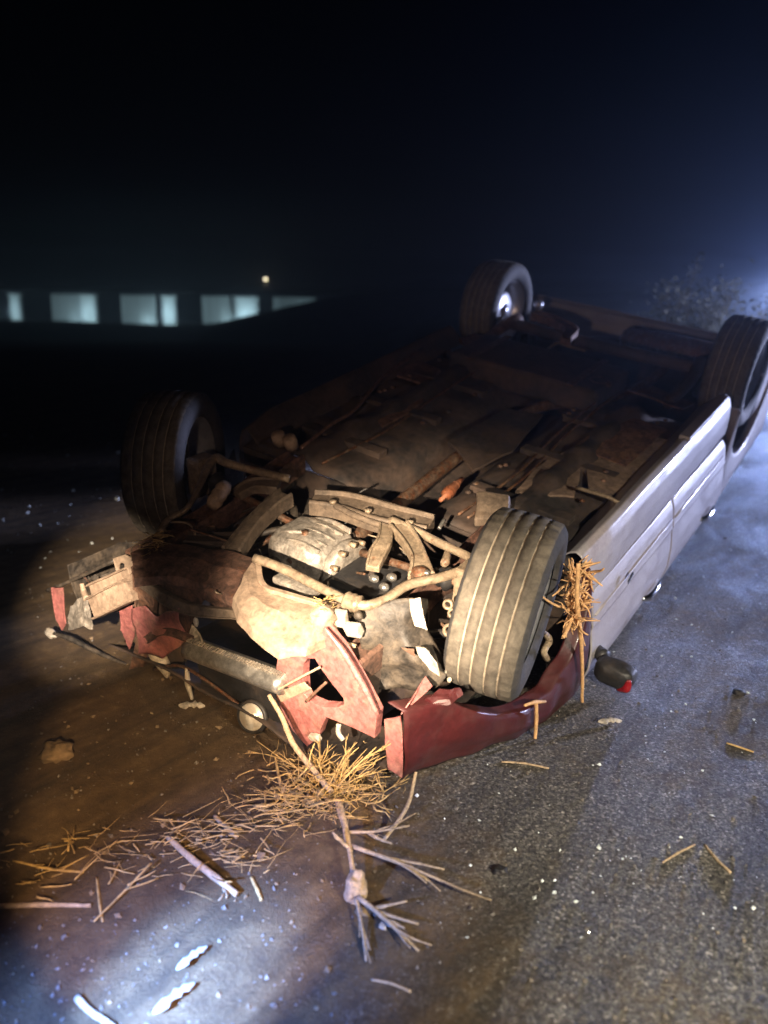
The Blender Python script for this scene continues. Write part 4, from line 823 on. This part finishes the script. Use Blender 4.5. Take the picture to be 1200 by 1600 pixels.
def nose_shrub():
    base = Vector((-0.138,2.093,-0.000)); bm = bmesh.new(); rnd = random.Random(12)
    for k in range(22):
        a = rnd.uniform(0, 6.283); L = rnd.uniform(0.10, 0.26) * (1.15 if math.cos(a) < 0.3 else 0.6)
        st = Vector((rnd.gauss(0, 0.03), rnd.gauss(0, 0.03), 0.03))
        fork(bm, st, st + Vector((math.cos(a) * L, math.sin(a) * L, rnd.uniform(-0.02, 0.14))), rnd.uniform(0.0018, 0.0034), 2, 0.75)
    for k in range(240):
        a = rnd.uniform(0, 6.283); c0 = Vector((rnd.gauss(-0.03, 0.08), rnd.gauss(0, 0.06), abs(rnd.gauss(0, 0.045)) + 0.008))
        random.seed(k); blade(bm, c0, (math.cos(a), math.sin(a), rnd.uniform(-0.2, 0.6)), rnd.uniform(0.02, 0.11), rnd.choice((0.0008, 0.0012, 0.0018, 0.0030)), rnd.uniform(-0.6, 0.6), 4)
    for v in bm.verts:
        if v.co.z < 0.005: v.co.z = 0.005
    o = from_bm('dry_shrub', bm, 'straw', None, True); o.location = base
    tag(o, 'tangled golden dry shrub spilling out under the red headlamp bracket', 'dry shrub')
nose_shrub(); random.seed(99)
# woody stem of that shrub with pale forked twigs toward the camera
def broken_branch():
    base = Vector((-0.082,1.879,0.020)); bm = bmesh.new()
    F = lambda a, b, r, dp, s=0.5: fork(bm, Vector(a) - base, Vector(b) - base, r, dp, s)
    F((-0.119,2.031,0.070), (-0.057,1.703,0.030), 0.011, 0)
    F((-0.073,1.868,0.045), (0.207,1.730,0.030), 0.0065, 1, 0.35)
    F((0.012,1.831,0.040), (0.165,1.778,0.050), 0.005, 0)
    F((0.078,1.809,0.035), (0.152,1.724,0.030), 0.004, 0)
    F((-0.050,1.693,0.035), (0.092,1.549,0.015), 0.007, 1, 0.4)
    F((-0.003,1.651,0.030), (0.094,1.614,0.030), 0.0055, 0); F((-0.012,1.661,0.030), (0.068,1.665,0.050), 0.005, 0)
    F((0.031,1.621,0.030), (0.061,1.601,0.030), 0.005, 0)
    F((-0.057,1.699,0.030), (-0.027,1.523,0.010), 0.005, 1, 0.35)
    F((-0.073,1.854,0.040), (-0.123,1.852,0.100), 0.006, 1); F((-0.092,1.918,0.050), (0.078,1.882,0.100), 0.005, 1, 0.5); F((-0.032,1.907,0.060), (0.032,1.861,0.060), 0.006, 0)
    for v in bm.verts: v.co.z = max(v.co.z, 0.004 - base.z)
    o = from_bm('broken_branch', bm, 'twig', None, True); o.location = base
    return tag(o, 'pale forked dead branch on the ground below the golden dry shrub', 'branch')
broken_branch()
rk = lump('root_stump', (0, 0, 0), 0.034, 'twig', None, 0.5, 3, 6, (0.8, 0.8, 1.2)); rk.location = (-0.058,1.724,0.035)
tag(rk, 'pale splintered root lump among the forked twigs nearest the camera', 'root')
stick('upright_twig', [(0.099,2.037,0.160), (0.082,2.007,0.090), (0.057,1.982,0.050), (0.012,1.928,0.020)], [0.004, 0.006, 0.006, 0.005], 'bent twig rising beside the bottom corner of the red wing', cat='twig')
stick('leaning_stem', [(-0.349,2.317,0.240), (-0.305,2.274,0.190), (-0.265,2.221,0.130), (-0.194,2.151,0.080), (-0.138,2.089,0.050)], [0.007, 0.009, 0.009, 0.009], 'long woody stem leaning from the headlamp bracket into the dry shrub', cat='stem')
stick('stick', [(-0.573,1.914,0.030), (-0.490,1.835,0.025), (-0.410,1.769,0.018), (-0.354,1.723,0.012)], [0.007, 0.010, 0.010, 0.008], 'thick pale stick lying in the straw litter', depth=3)
stick('stick', [(-0.472,2.040,0.020), (-0.433,1.995,0.020), (-0.393,1.951,0.012)], [0.006, 0.008, 0.006], 'short bent stick between the straw litter and the dry shrub')
stick('stick', [(-0.942,1.680,0.012), (-0.833,1.688,0.012), (-0.705,1.688,0.012)], [0.006, 0.007, 0.005], 'straight thin stick at the left edge of the picture')
stick('white_stick', [(-0.642,1.417,0.020), (-0.604,1.385,0.020), (-0.567,1.363,0.018), (-0.520,1.330,0.015)], [0.009, 0.007, 0.007, 0.007], 'bright white stick at the bottom left in the cold light', 'whitep')
stick('stick', [(-0.015,1.478,0.010), (0.030,1.467,0.010), (0.072,1.447,0.010)], [0.004, 0.005, 0.004], 'small stick on bare asphalt below the forked branch')
stick('stick', [(0.386,2.337,0.012), (0.459,2.329,0.014), (0.532,2.304,0.010)], [0.003, 0.004, 0.003], 'thin twig on the asphalt under the red wing')
stick('stick', [(0.893,1.945,0.012), (0.902,1.893,0.012), (0.921,1.836,0.010)], [0.004, 0.005, 0.004], 'short pale twig alone on the asphalt at right', depth=1)
stick('stick', [(0.754,1.873,0.010), (0.808,1.912,0.012), (0.866,1.947,0.010)], [0.003, 0.004, 0.003], 'faint curved twig left of the lone pale twig at right')
stick('stick', [(1.156,2.465,0.012), (1.192,2.438,0.012), (1.224,2.412,0.010)], [0.003, 0.004, 0.003], 'fine straw-coloured twig near the right edge below the shining asphalt', 'straw')
stick('stick', [(-0.725,1.789,0.020), (-0.690,1.703,0.020), (-0.661,1.639,0.010)], [0.003, 0.004, 0.003], 'thin stalk pointing at the camera left of the straw litter', 'straw')
stick('stick', [(-0.590,1.812,0.030), (-0.627,1.735,0.020), (-0.678,1.628,0.012)], [0.003, 0.003, 0.002], 'long thin stalk slanting down left from the straw litter', 'straw')
stick('stick', [(-0.330,1.796,0.020), (-0.306,1.747,0.015), (-0.292,1.715,0.012)], [0.004, 0.005, 0.004], 'short stalk at the right end of the straw litter', 'straw')
stick('stick', [(-0.965,1.847,0.012), (-0.852,1.817,0.014), (-0.765,1.807,0.012)], [0.003, 0.004, 0.003], 'thin stalk lying at the left end of the straw litter', 'straw')
stick('stick', [(-0.322,2.229,0.080), (-0.302,2.161,0.050), (-0.276,2.098,0.020)], [0.003, 0.005, 0.005], 'single upright stalk at the left side of the dry shrub', 'straw')
# straw litter: uncountable
def litter():
    bm = bmesh.new(); cpts = [((-0.698,1.855,0.000), 0.16, 28), ((-0.528,1.922,-0.000), 0.13, 55), ((-0.393,1.848,0.000), 0.12, 45), ((-0.313,2.008,-0.000), 0.12, 60), ((-0.819,1.816,0.000), 0.2, 40), ((-0.248,2.257,0.000), 0.1, 40)]
    for c, R, n in cpts:
        for k in range(n):
            a = random.gauss(0, 0.8) + (0 if random.random() < 0.7 else 1.6); d = Vector((math.cos(a), math.sin(a) * 0.6, random.uniform(-0.05, 0.16)))
            p = Vector(c) + Vector((random.gauss(0, R * 0.55), random.gauss(0, R * 0.35), random.uniform(0.006, 0.045)))
            blade(bm, p, d, random.uniform(0.015, 0.10) * (1.5 if random.random() < 0.1 else 1), random.choice((0.0007, 0.001, 0.0014, 0.0026)), random.uniform(-.22, .22), 4, 0.05)
    for v in bm.verts: v.co.z = max(v.co.z, 0.003)
    o = from_bm('straw_litter', bm, 'straw', None, True)
    return tag(o, 'loose straw litter scattered on the brown ground', 'straw', kind='stuff')
litter()
# straw bundle hanging on the near front wheel
def straw_bundle(name, c, n, L, m, label, dirs, r=(0.002, 0.005)):
    bm = bmesh.new()
    for k in range(n):
        d = Vector(random.choice(dirs)) + Vector((random.uniform(-1, 1), random.uniform(-1, 1), random.uniform(-1, 1))) * 0.7
        st = Vector((random.gauss(0, 0.012), random.gauss(0, 0.012), random.uniform(-0.10, 0.10)))
        blade(bm, st, d, L * random.uniform(0.35, 1), random.uniform(*r), random.uniform(-.6, .6), 4)
    o = from_bm(name, bm, m, None, True); o.location = c
    return tag(o, label, 'straw', 'straw tufts caught on the wreck')
WP = CM @ Vector((-0.234,0.875,-0.042))
straw_bundle('straw_bundle', WP, 150, 0.085, 'strawred', 'orange straw bundle snagged on the near front wheel', [(0.3, -0.2, 0.2), (-0.4, -0.3, -0.3), (0.2, 0, -0.6), (-0.2, -0.2, 0.8)])
def hang(name, pts, r, label):
    P = [CM @ Vector(p) for p in pts]; return stick(name, P, r, label, 'strawred', 'stalk', depth=0)
hang('hanging_stalk', [(-0.165,0.885,0.125), (-0.180,0.900,-0.025), (-0.257,0.915,-0.224), (-0.317,0.930,-0.429), (-0.352,0.940,-0.572), (-0.465,0.950,-0.785)], [0.007, 0.008, 0.007, 0.006, 0.006], 'long ringed stalk hanging from the straw on the near wheel to the ground')
hang('hanging_stalk', [(-0.202,0.890,-0.100), (-0.157,0.895,-0.117), (-0.109,0.900,-0.126)], [0.005, 0.006, 0.006], 'short stub of stalk sticking down left from the straw on the wheel')
hang('hanging_stalk', [(-0.024,0.880,-0.349), (-0.027,0.890,-0.425), (-0.022,0.900,-0.510)], [0.006, 0.007, 0.006], 'short stalk hanging over the wheel-arch lip of the red wing')
hang('hanging_stalk', [(0.049,0.870,-0.317), (-0.013,0.880,-0.344), (-0.113,0.880,-0.416)], [0.005, 0.007, 0.005], 'short stalk lying across the wheel-arch lip of the red wing')
WL = CM @ Vector((0.474,-0.344,0.020))
straw_bundle('straw_bundle', WL, 60, 0.07, 'straw', 'small straw tuft caught under the far front wheel', [(1, 0.2, 0.1), (-1, 0, 0.1), (0.3, -0.5, 0.3)], (0.0015, 0.003)).scale = (1, 1, 0.35)
WC = CM @ Vector((0.450,0.362,0.060))
straw_bundle('straw_bundle', WC, 40, 0.06, 'straw', 'straw tuft on the bright crossmember beside the anti-roll bar', [(1, 0.2, 0.2), (-0.6, 0.3, 0.3), (0.3, -0.5, 0.3)], (0.0012, 0.0026)).scale = (1, 1, 0.4)

# ------------------------------------------------------------------ debris on the ground
def clod(name, p, r, label, m='clod', cat='clod', seed=1, flat=(1.2, 1, 0.7)):
    o = lump(name, (0, 0, 0), r, m, None, 0.55, 3, seed, flat, 2.0); o.location = (p[0], p[1], r * 0.25); return tag(o, label, cat, 'clods and stones on the ground')
clod('earth_clod', (-1.034,2.338,0.000), 0.045, 'crumbly earth clod on the brown ground left of the nose', seed=3)
clod('earth_clod', (-0.034,1.684,0.000), 0.02, 'small earth clod under the forked branch', seed=5)
clod('stone', (1.338,2.810,0.000), 0.018, 'small dark stone near the right edge on the shining asphalt', 'black', 'stone', 8)
clod('stone', (0.314,1.832,0.000), 0.016, 'small dark stone on the asphalt right of the forked branch', 'black', 'stone', 9)
def shard(p, sx, sy, rot, label, m='shard', h=0.02, tilt=0.3, seed=1):
    bm = bmesh.new(); n = 11; rnd = random.Random(seed); g = []
    for i in range(n):
        t = i / (n - 1) * 2 - 1; wd_ = (1 - abs(t) ** 2.2) ** 0.5 * (0.3 + 0.9 * rnd.random()) + 0.04; of = 0.25 * math.sin(t * 2.1 + seed) + rnd.uniform(-.1, .1)
        g.append([bm.verts.new((t * sx, (of + wd_ * q) * sy, 0.35 * sy * (1 - q * q) + 0.1 * sx * (1 - t * t) + rnd.uniform(-.05, .05) * sy)) for q in (-1, -0.4, 0.3, 1)])
    for i in range(n - 1):
        for k in range(3): bm.faces.new((g[i][k], g[i + 1][k], g[i + 1][k + 1], g[i][k + 1]))
    o = from_bm('lamp_shard', bm, m, None, False); solid(o, 0.003); o.location = (p[0], p[1], h); o.rotation_euler = (tilt, 0.1, rot)
    return tag(o, label, 'plastic shard', 'broken plastic pieces on the ground')
shard((-0.419,1.515,0.000), 0.045, 0.008, 0.95, 'long clear lamp shard shining blue-white at the bottom left, the farther one')
shard((-0.433,1.407,0.000), 0.055, 0.010, 0.90, 'broad clear lamp shard shining blue-white at the bottom edge')
shard((0.793,2.578,0.000), 0.045, 0.016, 0.2, 'pale plastic shard on the shining asphalt below the door mirror', 'whitep', 0.01, 0.1)
shard((0.019,1.633,0.000), 0.02, 0.012, 0.4, 'small pale plastic chip right of the root lump', 'whitep', 0.008, 0.1)
shard((-0.673,2.645,0.000), 0.045, 0.018, 0.1, 'broken straw-pale plastic chip on the ground before the radiator', 'whitep', 0.012, 0.2)

def scatter(name, n, mname, smin, smax, kindf, label, cat, seed, glossy=False):
    rnd = random.Random(seed); vs = []; fs = []
    for k in range(n):
        x, y = kindf(rnd); s = rnd.uniform(smin, smax) ** 1.0 * (0.6 + rnd.random() ** 4 * 1.6)
        b0 = len(vs); q = Euler((rnd.uniform(0, 6), rnd.uniform(0, 6), rnd.uniform(0, 6))).to_matrix()
        for c in ((1, 0, 0), (-1, 0.1, 0), (0, 1, 0.1), (0.1, -1, 0), (0, 0, 0.8), (0, 0.1, -0.8)):
            v = q @ Vector((c[0] * rnd.uniform(.6, 1.3), c[1] * rnd.uniform(.6, 1.3), c[2] * rnd.uniform(.5, 1.1))) * s
            vs.append((x + v.x, y + v.y, gz(x, y) + s * 0.35 + v.z * 0.75))
        for f in ((0, 2, 4), (2, 1, 4), (1, 3, 4), (3, 0, 4), (2, 0, 5), (1, 2, 5), (3, 1, 5), (0, 3, 5)): fs.append(tuple(b0 + i for i in f))
    me = bpy.data.meshes.new(name); me.from_pydata(vs, [], fs)
    return tag(link(name, me, mname), label, cat, kind='stuff')
def area(r):
    y = 1.2 + (r.random() ** 1.8) * 9; return (r.uniform(-0.62, 0.62) * y, y)
def right(r):
    y = 1.6 + r.random() * 5; return (0.05 * y + r.random() * 0.62 * y, y)
def left(r):
    y = 1.25 + r.random() * 2.0; return (-0.05 - r.random() * 0.52 * y, y)
def farleft(r):
    y = 4.0 + r.random() * 3.5; return (-0.18 * y - r.random() * 0.4 * y, y)
scatter('gravel', 9000, 'stone', 0.0016, 0.0052, area, 'fine gravel strewn over the asphalt', 'gravel', 1)
scatter('crumbs', 240, 'clod', 0.004, 0.009, left, 'crumbs of dry earth on the brown ground', 'gravel', 2)
scatter('glass_crumbs', 650, 'glassb', 0.0025, 0.0055, right, 'crushed safety glass glinting on the asphalt', 'glass', 3)
scatter('glass_crumbs', 130, 'glassb', 0.006, 0.013, farleft, 'crushed safety glass glinting beyond the far front wheel', 'glass', 4)

# ------------------------------------------------------------------ pale shrub behind the car at right
def pale_bush():
    base = Vector((2.643,7.000,0.401)); base.z = 0.0
    o = bpy.data.objects.new('roadside_bush', None); C.objects.link(o); o.location = base
    tag(o, 'pale grey-green roadside bush behind the rear of the car', 'bush')
    bm = bmesh.new(); lb = bmesh.new(); rnd = random.Random(5)
    def leaf(p, s):
        d = Vector((rnd.uniform(-1, 1), rnd.uniform(-1, 1), rnd.uniform(-0.3, 1))).normalized(); q = d.orthogonal().normalized(); q.rotate(Quaternion(d, rnd.uniform(0, 6)))
        vs = [lb.verts.new(p), lb.verts.new(p + d * s * 0.5 + q * s * 0.22), lb.verts.new(p + d * s), lb.verts.new(p + d * s * 0.5 - q * s * 0.22)]
        lb.faces.new(vs)
    for k in range(70):
        a = rnd.uniform(0, 6.28); R = rnd.uniform(0.1, 0.78); h = rnd.uniform(0.75, 1.42) * (1.1 - 0.3 * R)
        tip = Vector((math.cos(a) * R, math.sin(a) * R, h)); mid = tip * 0.5 + Vector((rnd.uniform(-.08, .08), rnd.uniform(-.08, .08), 0.1))
        P = catmull([(0, 0, 0), mid, tip], 6); add_tube(bm, [(0, 0, 0), mid, tip], [0.010, 0.005, 0.002], 5, 6)
        for p in P[3:]:
            for q in range(30): leaf(p + Vector((rnd.gauss(0, 0.06), rnd.gauss(0, 0.06), rnd.gauss(0, 0.06))), rnd.uniform(0.025, 0.06))
    top = Vector((-0.15, 0.0, 1.66)); add_tube(bm, [(0, 0, 0), (-0.12, 0, 0.8), (-0.19, 0, 1.3), top], [0.008, 0.005, 0.002], 5, 6)
    for k in range(60):
        t = rnd.random(); p = Vector((-0.19, 0, 1.25)).lerp(top, t); leaf(p + Vector((rnd.gauss(0, 0.02), rnd.gauss(0, 0.02), 0)), 0.035)
    from_bm('stem', bm, 'twig', o, True); from_bm('foliage', lb, 'leaf', o)
pale_bush()

# ------------------------------------------------------------------ dusty night air
bm = bmesh.new(); bmesh.ops.create_cube(bm, size=1.0)
for v in bm.verts: v.co = Vector((v.co.x * 462, 2.5 + v.co.y * 462, (v.co.z + 0.5) * 9.6 - 4.6))
hz = from_bm('haze', bm, None); tag(hz, None, None, kind='stuff')
hm = bpy.data.materials.new('night_haze'); hm.use_nodes = True; ht = hm.node_tree; ht.nodes.remove(ht.nodes['Principled BSDF'])
pv = ht.nodes.new('ShaderNodeVolumePrincipled'); pv.inputs['Density'].default_value = 0.0068; pv.inputs['Color'].default_value = (0.75, 0.8, 0.9, 1); pv.inputs['Anisotropy'].default_value = 0.72
ht.links.new(pv.outputs[0], ht.nodes['Material Output'].inputs['Volume']); hz.data.materials.append(hm)
